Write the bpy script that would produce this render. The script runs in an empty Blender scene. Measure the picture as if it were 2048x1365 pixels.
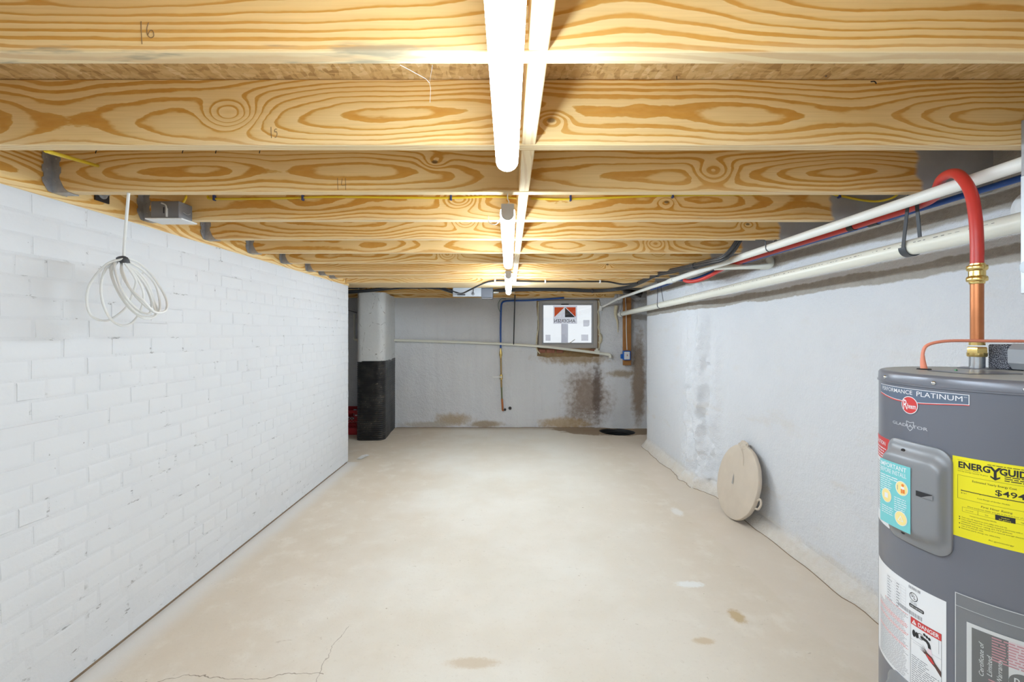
import bpy, bmesh, math, random
from mathutils import Vector, Matrix, noise

# ------------------------------------------------------------------ camera, world, exposure
scene = bpy.context.scene
COL = scene.collection
CAM_H = 1.36
cam_d = bpy.data.cameras.new('camera')
cam_d.sensor_width = 36.0
cam_d.lens = 36.0 * 883.0 / 2048.0
cam_d.shift_x = 6.0 / 2048.0
cam_d.shift_y = -15.5 / 2048.0
cam_d.clip_start = 0.02
cam = bpy.data.objects.new('camera', cam_d)
cam.location = (0, 0, CAM_H)
cam.rotation_euler = (math.pi / 2, 0, 0)
COL.objects.link(cam)
scene.camera = cam

world = bpy.data.worlds.new('world')
scene.world = world
world.use_nodes = True
bg = world.node_tree.nodes['Background']
bg.inputs[0].default_value = (0.93, 0.96, 1.0, 1)
bg.inputs[1].default_value = 0.62
scene.view_settings.view_transform = 'Standard'
scene.view_settings.look = 'None'
scene.view_settings.gamma = 1.0
scene.view_settings.use_curve_mapping = False
scene.view_settings.exposure = 0.76
LAMP = 38.0          # radiance of the lamp lenses

R = math.radians
random.seed(7)

# ------------------------------------------------------------------ helpers
class MB:
    """collects vertices and faces of one mesh"""
    def __init__(s):
        s.v = []; s.f = []
    def add(s, v, f):
        n = len(s.v)
        s.v += [tuple(p) for p in v]
        s.f += [tuple(i + n for i in q) for q in f]
        return s
    def box(s, x0, x1, y0, y1, z0, z1):
        v = [(x0,y0,z0),(x1,y0,z0),(x1,y1,z0),(x0,y1,z0),(x0,y0,z1),(x1,y0,z1),(x1,y1,z1),(x0,y1,z1)]
        f = [(0,3,2,1),(4,5,6,7),(0,1,5,4),(1,2,6,5),(2,3,7,6),(3,0,4,7)]
        return s.add(v, f)
    def bbox(s, x0, x1, y0, y1, z0, z1, b=0.003, seg=1):
        bm = bmesh.new()
        bmesh.ops.create_cube(bm, size=1.0)
        for p in bm.verts:
            p.co = Vector((x0 + (p.co.x + .5) * (x1 - x0), y0 + (p.co.y + .5) * (y1 - y0), z0 + (p.co.z + .5) * (z1 - z0)))
        bmesh.ops.bevel(bm, geom=list(bm.edges), offset=b, segments=seg, affect='EDGES', profile=0.5)
        bm.verts.index_update()
        s.add([p.co[:] for p in bm.verts], [[p.index for p in q.verts] for q in bm.faces])
        bm.free()
        return s
    def prism(s, pts, d):
        """polygon (3D points) extruded along vector d"""
        n = len(pts); d = Vector(d)
        v = [Vector(p) for p in pts] + [Vector(p) + d for p in pts]
        f = [tuple(range(n - 1, -1, -1)), tuple(range(n, 2 * n))]
        f += [(i, (i + 1) % n, n + (i + 1) % n, n + i) for i in range(n)]
        return s.add(v, f)
    def lathe(s, prof, origin, axis=(0, 0, 1), n=24, caps=True):
        """prof: (radius, height) along axis"""
        a = Vector(axis).normalized()
        u = a.orthogonal().normalized(); w = a.cross(u)
        o = Vector(origin); v = []; f = []
        for (r, h) in prof:
            for k in range(n):
                t = 2 * math.pi * k / n
                v.append(o + a * h + (u * math.cos(t) + w * math.sin(t)) * r)
        m = len(prof)
        for i in range(m - 1):
            for k in range(n):
                f.append((i*n + k, i*n + (k+1) % n, (i+1)*n + (k+1) % n, (i+1)*n + k))
        if caps:
            f.append(tuple(range(n - 1, -1, -1)))
            f.append(tuple((m-1)*n + k for k in range(n)))
        return s.add(v, f)
    def tube(s, pts, r, n=10, smooth=0, closed=False, caps=True):
        P = [Vector(p) for p in pts]
        if smooth: P = catmull(P, smooth, closed)
        m = len(P); v = []; f = []
        up = None
        rr = r if isinstance(r, (list, tuple)) else None
        for i in range(m):
            if closed: t = P[(i+1) % m] - P[i-1]
            else: t = P[min(i+1, m-1)] - P[max(i-1, 0)]
            t.normalize()
            if up is None: up = t.orthogonal().normalized()
            up = (up - t * up.dot(t))
            if up.length < 1e-6: up = t.orthogonal()
            up.normalize(); w = t.cross(up)
            rad = r if rr is None else rr[0] + (rr[1] - rr[0]) * i / (m - 1)
            for k in range(n):
                a = 2 * math.pi * k / n
                v.append(P[i] + (up * math.cos(a) + w * math.sin(a)) * rad)
        q = m if closed else m - 1
        for i in range(q):
            j = (i + 1) % m
            for k in range(n):
                f.append((i*n + k, i*n + (k+1) % n, j*n + (k+1) % n, j*n + k))
        if caps and not closed:
            f.append(tuple(range(n - 1, -1, -1)))
            f.append(tuple((m-1)*n + k for k in range(n)))
        return s.add(v, f)
    def bar(s, a, b, w, h, up=(0, 0, 1)):
        a = Vector(a); b = Vector(b); t = (b - a).normalized()
        u = Vector(up); u = (u - t * u.dot(t)).normalized(); q = t.cross(u)
        v = []
        for p in (a, b):
            for (i, j) in ((-1,-1),(1,-1),(1,1),(-1,1)):
                v.append(p + q * (i * w / 2) + u * (j * h / 2))
        return s.add(v, [(0,3,2,1),(4,5,6,7),(0,1,5,4),(1,2,6,5),(2,3,7,6),(3,0,4,7)])

def catmull(P, k, closed=False):
    out = []; m = len(P)
    rng = range(m if closed else m - 1)
    for i in rng:
        p1 = P[i]; p2 = P[(i+1) % m]
        p0 = P[i-1] if (closed or i > 0) else p1 + (p1 - p2)
        p3 = P[(i+2) % m] if (closed or i + 2 < m) else p2 + (p2 - p1)
        for j in range(k):
            t = j / k
            out.append(0.5 * ((2*p1) + (p2-p0)*t + (2*p0-5*p1+4*p2-p3)*t*t + (3*p1-p0-3*p2+p3)*t**3))
    if not closed: out.append(P[-1])
    return out

WL = {}      # world location of every object we place
def link(o, loc, parent):
    COL.objects.link(o)
    WL[o] = Vector(loc)
    if parent is not None:
        o.parent = parent
        o.location = Vector(loc) - WL[parent]
    else:
        o.location = loc
    return o
def mesh_from(name, v, f, mat, smooth=False):
    me = bpy.data.meshes.new(name)
    me.from_pydata([tuple(p) for p in v], [], f)
    me.update()
    if mat: me.materials.append(mat)
    if smooth:
        me.polygons.foreach_set('use_smooth', [True] * len(me.polygons))
        try: me.set_sharp_from_angle(angle=R(38))
        except Exception: pass
    return me
def obj(name, mb, mat, parent=None, smooth=False, origin=None, label=None):
    """one mesh object from world-space vertices"""
    if origin is None:
        if parent is not None: origin = WL[parent]
        else:
            xs = [p[0] for p in mb.v]; ys = [p[1] for p in mb.v]; zs = [p[2] for p in mb.v]
            origin = ((min(xs)+max(xs))/2, (min(ys)+max(ys))/2, min(zs))
    o0 = Vector(origin)
    me = mesh_from(name, [Vector(p) - o0 for p in mb.v], mb.f, mat, smooth)
    o = bpy.data.objects.new(name, me)
    link(o, o0, parent)
    if label: o['label'] = label
    return o
def tag(o, label, cat, group=None):
    o['label'] = label; o['category'] = cat
    if group: o['group'] = group
    return o
def thing(name, loc, label, cat, group=None):
    o = bpy.data.objects.new(name, None)
    o.empty_display_size = 0.05
    link(o, loc, None)
    return tag(o, label, cat, group)
def struct(o):
    o['kind'] = 'structure'; return o
def copy_to(o, loc, parent=None, rot=None):
    c = o.copy()
    link(c, loc, parent)
    if rot is not None: c.rotation_euler = rot
    return c
def at(px, py, Y):
    """world point at depth Y seen at photograph pixel (px, py)"""
    return Vector(((px - 1018.0) * Y / 883.0, Y, CAM_H - (py - 667.0) * Y / 883.0))
def fbm(x, y, z, o=4):
    return noise.fractal(Vector((x, y, z)), 1.0, 2.0, o)
def sstep(a, b, x):
    t = max(0.0, min(1.0, (x - a) / (b - a))); return t * t * (3 - 2 * t)

# ------------------------------------------------------------------ material helpers
class NT:
    def __init__(s, name):
        s.m = bpy.data.materials.new(name); s.m.use_nodes = True
        s.t = s.m.node_tree; s.n = s.t.nodes
        s.b = s.n['Principled BSDF']; s.out = s.n['Material Output']
    def new(s, k): return s.n.new(k)
    def set(s, sock, v):
        if hasattr(v, 'is_output') or isinstance(v, bpy.types.NodeSocket): s.t.links.new(v, sock)
        elif isinstance(v, (tuple, list)):
            if len(v) == 3 and sock.type == 'RGBA': v = (*v, 1)
            sock.default_value = v
        else: sock.default_value = v
    def m_(s, op, a, b=None, c=None, clamp=False):
        n = s.new('ShaderNodeMath'); n.operation = op; n.use_clamp = clamp
        s.set(n.inputs[0], a)
        if b is not None: s.set(n.inputs[1], b)
        if c is not None: s.set(n.inputs[2], c)
        return n.outputs[0]
    def add(s, a, b): return s.m_('ADD', a, b)
    def sub(s, a, b): return s.m_('SUBTRACT', a, b)
    def mul(s, a, b): return s.m_('MULTIPLY', a, b)
    def rng(s, v, a, b, c=0.0, d=1.0, smooth=True):
        n = s.new('ShaderNodeMapRange'); n.interpolation_type = 'SMOOTHSTEP' if smooth else 'LINEAR'
        s.set(n.inputs['Value'], v)
        for k, x in (('From Min', a), ('From Max', b), ('To Min', c), ('To Max', d)): s.set(n.inputs[k], x)
        return n.outputs['Result']
    def coord(s, kind='Object'): return s.new('ShaderNodeTexCoord').outputs[kind]
    def pos(s): return s.new('ShaderNodeNewGeometry').outputs['Position']
    def sep(s, v):
        n = s.new('ShaderNodeSeparateXYZ'); s.set(n.inputs[0], v); return n.outputs
    def comb(s, x, y, z):
        n = s.new('ShaderNodeCombineXYZ')
        for i, q in enumerate((x, y, z)): s.set(n.inputs[i], q)
        return n.outputs[0]
    def scale(s, v, k):
        n = s.new('ShaderNodeVectorMath'); n.operation = 'MULTIPLY'; s.set(n.inputs[0], v); s.set(n.inputs[1], k); return n.outputs[0]
    def noise(s, v, sc, det=3, rough=.5, w=None, dist=0.0):
        n = s.new('ShaderNodeTexNoise')
        if w is not None:
            n.noise_dimensions = '4D'; s.set(n.inputs['W'], w)
        s.set(n.inputs['Vector'], v); s.set(n.inputs['Scale'], sc)
        s.set(n.inputs['Detail'], det); s.set(n.inputs['Roughness'], rough); s.set(n.inputs['Distortion'], dist)
        return n.outputs['Fac']
    def voro(s, v, sc, feat='F1', out='Distance'):
        n = s.new('ShaderNodeTexVoronoi'); n.feature = feat
        s.set(n.inputs['Vector'], v); s.set(n.inputs['Scale'], sc)
        return n.outputs[out]
    def mix(s, f, a, b, mode='MIX'):
        n = s.new('ShaderNodeMix'); n.data_type = 'RGBA'; n.blend_type = mode
        s.set(n.inputs[0], f); s.set(n.inputs[6], a); s.set(n.inputs[7], b)
        return n.outputs[2]
    def ramp(s, f, stops):
        n = s.new('ShaderNodeValToRGB'); e = n.color_ramp.elements
        while len(e) < len(stops): e.new(0.5)
        for i, (p, c) in enumerate(stops):
            e[i].position = p; e[i].color = (*c, 1)
        s.set(n.inputs[0], f); return n.outputs[0]
    def bump(s, h, strength=.5, dist=.01):
        n = s.new('ShaderNodeBump'); s.set(n.inputs['Height'], h)
        n.inputs['Strength'].default_value = strength; n.inputs['Distance'].default_value = dist
        s.set(s.b.inputs['Normal'], n.outputs[0])
    def fin(s, col=None, rough=.6, metal=0.0, spec=None):
        if col is not None: s.set(s.b.inputs['Base Color'], col)
        s.set(s.b.inputs['Roughness'], rough); s.set(s.b.inputs['Metallic'], metal)
        if spec is not None: s.b.inputs['Specular IOR Level'].default_value = spec
        return s.m

def plain(name, col, rough=.5, metal=0.0, spec=None, var=0.0, sc=40.0, bump=0.0):
    t = NT(name)
    c = col
    if var or bump:
        n = t.noise(t.coord(), sc, 3)
        if var:
            c = t.mix(n, tuple(max(0, q * (1 - var)) for q in col), tuple(min(1, q * (1 + var)) for q in col))
        if bump: t.bump(n, bump, .002)
    return t.fin(c, rough, metal, spec)

def mat_pine(name, tint=1.0, spray=True):
    """flat-sawn yellow pine: growth rings cut close to the tangent, plus grey spray paint near the right wall"""
    t = NT(name)
    co = t.coord(); x, y, z = t.sep(co)
    oi = t.new('ShaderNodeObjectInfo').outputs['Random']
    W = t.mul(oi, 91.7)
    r2 = t.m_('FRACT', t.mul(oi, 17.31)); r3 = t.m_('FRACT', t.mul(oi, 57.73))
    r4 = t.m_('FRACT', t.mul(oi, 131.17))
    # slow drift of the pith along the board gives the cathedral arches
    slow = t.noise(t.comb(t.mul(x, 1.25), t.mul(y, .6), t.mul(z, 2.6)), 1.0, 1.0, .4, W)
    mid = t.noise(t.comb(t.mul(x, 3.6), t.mul(y, 3), t.mul(z, 10.0)), 1.0, 2.0, .45, t.add(W, 13.0))
    fine = t.noise(t.comb(t.mul(x, 22), t.mul(y, 40), t.mul(z, 70)), 1.0, 2.0, .6, t.add(W, 5.0))
    zc = t.add(.055, t.mul(r2, .075))
    d0 = t.add(.040, t.mul(r3, .03))
    dz = t.sub(z, zc)
    dd = t.add(t.add(d0, y), t.mul(t.sub(slow, .5), .17))
    rr = t.m_('SQRT', t.add(t.mul(t.mul(dz, dz), .75), t.mul(dd, dd)))
    rr = t.add(rr, t.add(t.mul(t.sub(mid, .5), .017), t.mul(t.sub(fine, .5), .0030)))
    # two knots per board
    def knot(kx, kz, s1):
        ax = t.m_('DIVIDE', t.sub(x, kx), s1 * 1.8); az = t.m_('DIVIDE', t.sub(z, kz), s1)
        d2 = t.add(t.mul(ax, ax), t.mul(az, az))
        return t.m_('EXPONENT', t.mul(d2, -1.0)), d2
    k1, q1 = knot(t.sub(t.mul(r4, 2.9), 1.45), t.add(.06, t.mul(r2, .07)), .040)
    k2, q2 = knot(t.sub(t.mul(r3, 3.1), 1.6), t.add(.05, t.mul(r4, .08)), .026)
    rr = t.add(rr, t.add(t.mul(k1, .048), t.mul(k2, .030)))
    ring = t.m_('FRACT', t.m_('DIVIDE', rr, t.add(.0090, t.mul(r4, .0045))))
    wid = t.noise(t.comb(t.mul(x, 1.6), y, t.mul(z, 16)), 1.0, 2.0, .5, t.add(W, 41))
    thr = t.rng(wid, .3, .7, .38, .74)
    late = t.mul(t.rng(ring, thr, t.add(thr, .16)), t.rng(ring, .955, 1.0, 1, 0))
    col = t.ramp(ring, [(0.0, (.86, .625, .30)), (.5, (.84, .595, .265)), (1.0, (.76, .49, .18))])
    lcol = t.ramp(fine, [(.3, (.68, .345, .068)), (.7, (.61, .28, .042))])
    col = t.mix(late, col, lcol)
    core = t.m_('MULTIPLY', t.rng(q2, .015, .10, 1.0, 0.0), t.m_('GREATER_THAN', r3, .35))
    col = t.mix(t.mul(core, .85), col, (.09, .05, .025))
    fib = t.noise(t.comb(t.mul(x, 5), t.mul(y, 220), t.mul(z, 220)), 1.0, 2.0, .6, W)
    col = t.mix(t.rng(fib, .3, .75, 0.0, .20), col, (.52, .31, .12))
    broad = t.noise(t.comb(t.mul(x, 1.8), y, t.mul(z, 9)), 1.0, 2.0, .5, t.add(W, 31))
    col = t.mix(t.rng(broad, .45, .75, 0, .30), col, (.66, .40, .15))
    # weathered, mouldy lower edge on some boards
    mold = t.noise(t.comb(t.mul(x, 3.2), t.mul(y, 18), t.mul(z, 22)), 1.0, 4.0, .65, t.add(W, 77))
    low = t.rng(z, .002, .03, 1.0, 0.0)
    own = t.sep(t.new('ShaderNodeObjectInfo').outputs['Color'])[0]
    mm = t.mul(t.mul(low, t.rng(mold, t.sub(.57, t.mul(own, .09)), t.sub(.72, t.mul(own, .12)))), t.m_('MAXIMUM', own, t.rng(r2, .3, .6, 0, .8)))
    mm = t.mul(mm, t.m_('MAXIMUM', t.rng(x, -.1, .15, 1, 0), t.sub(1.0, own)))
    col = t.mix(t.rng(z, .0008, .0018, .45, 0), col, (.82, .67, .44))  # underside of every board mixed paler
    col = t.mix(t.mul(mm, .82), col, (.15, .125, .085))
    pale = t.mul(low, t.rng(mold, .25, .6))
    col = t.mix(t.mul(pale, .30), col, (.80, .66, .44))
    # grey waterproofing overspray at the wall end of the joists
    edge = t.noise(t.comb(x, t.mul(y, 4), t.mul(z, 9)), 1.0, 2.0, .5, W)
    g = t.rng(t.add(x, t.mul(t.sub(edge, .5), .14)), 1.492, 1.515)
    sm = t.noise(co, 9.0, 4, .6)
    gcol = t.mix(sm, (.30, .285, .28), (.46, .455, .46))
    if spray: col = t.mix(g, col, gcol)
    if tint != 1.0: col = t.mix(1.0, col, (tint, tint, tint), 'MULTIPLY')
    t.bump(t.add(t.mul(fib, .6), t.mul(ring, .25)), .18, .002)
    return t.fin(col, .62, 0, .3)

def mat_osb():
    t = NT('osb')
    co = t.coord()
    a = t.voro(t.scale(co, (75, 26, 1)), 1.0, 'F1', 'Color')
    b = t.voro(t.scale(co, (32, 85, 1)), 1.0, 'F1', 'Color')
    fa = t.sep(a)[0]; fb = t.sep(b)[1]
    f = t.add(t.mul(fa, .6), t.mul(fb, .4))
    n = t.noise(co, 60, 3)
    col = t.ramp(f, [(0, (.36, .20, .07)), (.35, (.58, .36, .14)), (.7, (.68, .46, .21)), (1, (.76, .56, .30))])
    col = t.mix(t.rng(n, .55, .75, 0, .5), col, (.30, .17, .06))
    t.bump(f, .5, .003)
    return t.fin(col, .7, 0, .3)

def mat_brickpaint():
    t = NT('painted_brick')
    p = t.pos()
    n1 = t.noise(p, 14, 4, .6); n2 = t.noise(p, 70, 3, .6); n3 = t.noise(p, 3.2, 3, .55)
    col = t.mix(n3, (.68, .68, .69), (.74, .74, .75))
    # paint missed in pits along the joints
    pit = t.mul(t.rng(n2, .66, .74), t.rng(n1, .55, .66))
    col = t.mix(t.mul(pit, .75), col, (.20, .18, .16))
    z = t.sep(p)[2]
    dust = t.mul(t.rng(z, .02, .5, 1, 0), t.rng(n3, .4, .7))
    col = t.mix(t.mul(dust, .25), col, (.66, .66, .68))
    t.bump(t.add(t.mul(n1, .7), t.mul(n2, .35)), .35, .006)
    return t.fin(col, .55, 0, .35)

def mat_mortar():
    t = NT('painted_mortar')
    p = t.pos()
    n2 = t.noise(p, 45, 4, .65); n1 = t.noise(p, 6, 3)
    col = t.mix(n1, (.66, .66, .67), (.72, .72, .73))
    col = t.mix(t.mul(t.rng(t.noise(t.scale(p, (1, .35, 1)), 60, 4, .7), .56, .64), t.rng(t.noise(p, 9, 3), .50, .64, 0, .65)), col, (.15, .135, .12))
    t.bump(n2, .5, .006)
    return t.fin(col, .6, 0, .3)

def mat_plaster():
    """white coated foundation wall with unsprayed strips behind the pipes"""
    t = NT('white_plaster')
    p = t.pos(); x, y, z = t.sep(p)
    n1 = t.noise(p, 2.3, 4, .6); n2 = t.noise(p, 22, 4, .6); n3 = t.noise(p, 90, 3, .6)
    col = t.mix(n1, (.68, .69, .72), (.75, .76, .79))
    wob = t.add(t.mul(t.sub(n1, .5), .05), t.mul(t.sub(n2, .5), .018))
    bare = t.mix(n2, (.30, .265, .225), (.47, .43, .385))
    # bare strip behind the lower pipe
    zc = t.sub(1.655, t.mul(y, .0105))
    dz = t.m_('ABSOLUTE', t.add(t.sub(z, zc), wob))
    strip = t.rng(dz, .028, .038, 1, 0)
    strip = t.mul(strip, t.m_('GREATER_THAN', y, .2))
    top = t.rng(t.add(z, wob), 1.797, 1.815)
    col = t.mix(t.m_('MAXIMUM', strip, top), col, bare)
    # dirt and salts near the base, faint brown streaks on the face
    base = t.rng(t.add(z, t.mul(n2, .06)), .06, .17, 1, 0)
    col = t.mix(t.mul(base, .85), col, t.mix(n2, (.60, .52, .42), (.78, .73, .66)))
    st = t.mul(t.rng(t.noise(t.scale(p, (1, 1.6, 5)), 1.2, 4, .6), .56, .72), t.rng(z, .2, 1.0, .6, .25))
    col = t.mix(st, col, (.66, .60, .53))
    fl = t.rng(t.voro(p, 9.0), .0, .035, 1, 0)
    col = t.mix(t.mul(fl, .5), col, (.35, .30, .26))
    # the far niche beyond the projection is mixed to mottled brown
    far = t.rng(t.add(y, t.mul(n2, .06)), 5.36, 5.43)
    col = t.mix(far, col, t.mix(n2, (.24, .18, .13), (.50, .46, .43)))
    t.bump(t.add(t.mul(n2, .9), t.mul(n3, .5)), .8, .014)
    return t.fin(col, .6, 0, .3)

def mat_backwall():
    t = NT('grey_parging')
    p = t.pos(); x, y, z = t.sep(p)
    n1 = t.noise(p, 1.7, 4, .6); n2 = t.noise(p, 16, 4, .62); n3 = t.noise(p, 75, 3, .6)
    sv = t.noise(t.scale(p, (7, 1, .7)), 1.0, 3, .6)
    col = t.mix(n1, (.66, .665, .69), (.79, .80, .825))
    col = t.mix(t.rng(sv, .4, .7, 0, .35), col, (.64, .64, .67))
    # upper zone is duller and browner
    up = t.rng(t.add(z, t.mul(n1, .3)), 1.55, 1.95, 0, .7)
    col = t.mix(up, col, (.56, .545, .535))
    # damp brown stain below the window
    def blob(cx, cz, sx, sz, k, th):
        ax = t.m_('DIVIDE', t.sub(x, cx), sx); az = t.m_('DIVIDE', t.sub(z, cz), sz)
        d = t.m_('SQRT', t.add(t.mul(ax, ax), t.mul(az, az)))
        d = t.add(d, t.add(t.mul(t.sub(n2, .5), .9), t.mul(t.sub(n1, .5), 1.0)))
        return t.mul(t.rng(d, th, 1.05, 1, 0), k)
    brown = t.mix(n2, (.19, .125, .085), (.42, .34, .28))
    col = t.mix(blob(1.10, .45, .40, .62, .9, .3), col, brown)
    col = t.mix(blob(1.27, .55, .09, .55, .85, .3), col, (.16, .115, .095))
    col = t.mix(blob(.95, 1.0, .62, .12, .9, .4), col, t.mix(n2, (.30, .19, .09), (.48, .38, .26)))
    col = t.mix(blob(.80, .06, .45, .10, .85, .4), col, t.mix(n2, (.36, .23, .10), (.58, .46, .30)))
    col = t.mix(blob(-.78, .12, .34, .11, .8, .35), col, (.42, .31, .18))
    col = t.mix(blob(-.35, .05, .35, .06, .8, .35), col, (.36, .26, .15))
    col = t.mix(blob(1.85, .75, .12, .95, .9, .4), col, (.30, .22, .155))  # tall brown patch near the right corner
    col = t.mix(blob(1.62, .78, .25, .07, .8, .35), col, (.34, .25, .15))
    col = t.mix(blob(-1.15, .04, .5, .06, .6, .35), col, (.45, .38, .28))
    salt = t.mul(t.rng(n3, .60, .68), blob(1.2, .2, .30, .16, 1.0, .5))
    col = t.mix(salt, col, (.78, .76, .75))
    crack = t.rng(t.voro(t.scale(p, (2.2, 1, 1.1)), 1.0, 'DISTANCE_TO_EDGE'), .0, .008, 1, 0)
    col = t.mix(t.mul(crack, t.rng(n2, .5, .65, 0, .3)), col, (.30, .28, .27))
    t.bump(t.add(t.mul(n2, .9), t.mul(n3, .4)), .85, .020)
    return t.fin(col, .68, 0, .25)

def mat_floor():
    t = NT('dusty_concrete')
    p = t.pos(); x, y, z = t.sep(p)
    n1 = t.noise(p, 1.1, 4, .6); n2 = t.noise(p, 6, 4, .62); n3 = t.noise(p, 55, 4, .65)
    fine = t.noise(p, 260, 2, .6)
    col = t.mix(t.rng(n1, .3, .7), (.72, .66, .57), (.80, .765, .70))
    # pale middle, browner towards the walls
    mid = t.rng(t.m_('ABSOLUTE', t.add(t.sub(x, .05), t.mul(t.sub(n1, .5), .9))), .45, 1.35, 0, 1)
    col = t.mix(t.mul(mid, .75), col, t.mix(n2, (.60, .49, .37), (.70, .61, .50)))
    col = t.mix(t.rng(n2, .5, .72, 0, .35), col, (.80, .75, .67))
    # scuffs swept across the slab
    sc = t.noise(t.scale(p, (2.2, 9, 1)), 3.0, 4, .7, None, .6)
    col = t.mix(t.mul(t.rng(sc, .64, .74), t.rng(n1, .45, .6, 0, .55)), col, (.40, .31, .22))
    sp = t.noise(t.scale(p, (1.0, 1.8, 1)), 34, 3, .7, None, .4)
    col = t.mix(t.mul(t.rng(sp, .66, .72), t.rng(n2, .45, .62, 0, .75)), col, (.36, .28, .20))
    col = t.mix(t.rng(n3, .55, .75, 0, .22), col, (.52, .43, .33))
    # newer strip over the drain along the right wall
    strip = t.rng(t.add(x, t.sub(t.mul(t.sub(n2, .5), .10), t.mul(y, -.035))), 1.455, 1.475)
    col = t.mix(t.mul(strip, .6), col, (.70, .61, .515))
    # white overspray along the brick wall
    ov = t.rng(t.add(x, t.mul(t.sub(n2, .5), .10)), -1.66, -1.52, 1, 0)
    ov = t.mul(ov, t.m_('LESS_THAN', y, 4.66))
    col = t.mix(t.mul(ov, .7), col, (.74, .73, .72))
    # damp soil around the sump
    ax = t.m_('DIVIDE', t.sub(x, 1.45), .95); ay = t.m_('DIVIDE', t.sub(y, 6.35), .55)
    d = t.add(t.m_('SQRT', t.add(t.mul(ax, ax), t.mul(ay, ay))), t.mul(t.sub(n2, .5), .55))
    damp = t.rng(d, .82, .95, 1, 0)
    col = t.mix(t.mul(damp, .88), col, (.27, .185, .115))
    ed = t.rng(t.add(y, t.mul(n2, .12)), 6.2, 6.42, 0, .6)
    col = t.mix(ed, col, (.40, .31, .22))
    # rust spots and white filler spots
    def spot(cx, cy, rx, ry, colr, k):
        nonlocal col
        bx = t.m_('DIVIDE', t.sub(x, cx), rx); by = t.m_('DIVIDE', t.sub(y, cy), ry)
        q = t.add(t.m_('SQRT', t.add(t.mul(bx, bx), t.mul(by, by))), t.mul(t.sub(n3, .5), .9))
        col = t.mix(t.mul(t.rng(q, .45, 1.0, 1, 0), k), col, colr)
    spot(1.095, 2.12, .045, .07, (.50, .34, .15), .75)
    spot(.86, 1.95, .06, .03, (.55, .40, .22), .6)
    spot(.98, 2.39, .10, .04, (.82, .82, .80), .9)
    spot(1.28, 3.36, .05, .10, (.82, .80, .78), .7)
    spot(-.15, 1.82, .14, .04, (.55, .41, .25), .5)
    # hairline cracks
    def crack(a, b, lim):
        nonlocal col
        col = t.mix(t.mul(t.rng(t.m_('ABSOLUTE', a), .0008, .0028, 1, 0), t.mul(b, lim)), col, (.22, .16, .11))
    w1 = t.mul(t.sub(t.noise(p, 4.5, 4, .6), .5), .16)
    crack(t.add(t.sub(y, 1.80), t.add(w1, t.mul(x, -.05))), t.m_('LESS_THAN', x, -.74), .8)
    crack(t.add(t.add(x, .76), w1), t.m_('LESS_THAN', y, 2.05), .55)
    t.bump(t.add(t.mul(n3, .5), t.add(t.mul(fine, .3), n2)), .25, .006)
    return t.fin(col, .72, 0, .25)

def mat_emit(name, col, k):
    t = NT(name)
    e = t.new('ShaderNodeEmission'); t.set(e.inputs[0], col); e.inputs[1].default_value = k
    t.t.links.new(e.outputs[0], t.out.inputs[0])
    return t.m

def mat_glass():
    t = NT('window_glass')
    tr = t.new('ShaderNodeBsdfTransparent'); tr.inputs[0].default_value = (.96, .975, .98, 1)
    gl = t.new('ShaderNodeBsdfGlossy'); gl.inputs['Roughness'].default_value = .03
    mx = t.new('ShaderNodeMixShader'); mx.inputs[0].default_value = .06
    t.t.links.new(tr.outputs[0], mx.inputs[1]); t.t.links.new(gl.outputs[0], mx.inputs[2])
    t.t.links.new(mx.outputs[0], t.out.inputs[0])
    return t.m

def mat_paper(name, col, tr=.6, clear=0.0):
    """thin paper on the pane: lets daylight through"""
    t = NT(name)
    d = t.new('ShaderNodeBsdfDiffuse'); t.set(d.inputs[0], col)
    q = t.new('ShaderNodeBsdfTranslucent'); t.set(q.inputs[0], col)
    mx = t.new('ShaderNodeMixShader'); mx.inputs[0].default_value = tr
    t.t.links.new(d.outputs[0], mx.inputs[1]); t.t.links.new(q.outputs[0], mx.inputs[2])
    res = mx.outputs[0]
    if clear:
        c = t.new('ShaderNodeBsdfTransparent'); t.set(c.inputs[0], col)
        m2 = t.new('ShaderNodeMixShader'); m2.inputs[0].default_value = clear
        t.t.links.new(res, m2.inputs[1]); t.t.links.new(c.outputs[0], m2.inputs[2]); res = m2.outputs[0]
    t.t.links.new(res, t.out.inputs[0])
    return t.m

def mat_film():
    t = NT('clear_pouch_film')
    tr = t.new('ShaderNodeBsdfTransparent'); tr.inputs[0].default_value = (.95, .95, .94, 1)
    p = t.b; p.inputs['Base Color'].default_value = (.62, .63, .61, 1); p.inputs['Roughness'].default_value = .18
    n = t.noise(t.coord(), 30, 3); t.bump(n, .5, .004)
    mx = t.new('ShaderNodeMixShader'); mx.inputs[0].default_value = .17
    t.t.links.new(tr.outputs[0], mx.inputs[1]); t.t.links.new(p.outputs[0], mx.inputs[2])
    t.t.links.new(mx.outputs[0], t.out.inputs[0])
    return t.m

def mat_foam():
    t = NT('speckled_foam')
    p = t.coord()
    n = t.noise(p, 420, 2, .6)
    col = t.ramp(n, [(.38, (.025, .027, .035)), (.50, (.09, .095, .12)), (.60, (.42, .44, .50))])
    t.bump(n, .6, .002)
    return t.fin(col, .8, 0, .2)

def mat_membrane():
    t = NT('black_membrane')
    p = t.pos(); z = t.sep(p)[2]
    n = t.noise(p, 7, 4, .65); n2 = t.noise(p, 45, 3, .6)
    col = t.mix(t.rng(n, .4, .75), (.016, .016, .017), (.055, .050, .045))
    col = t.mix(t.mul(t.rng(n2, .62, .72), t.rng(n, .45, .65)), col, (.30, .24, .17))
    return t.fin(col, .42, 0, .45)

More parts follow.
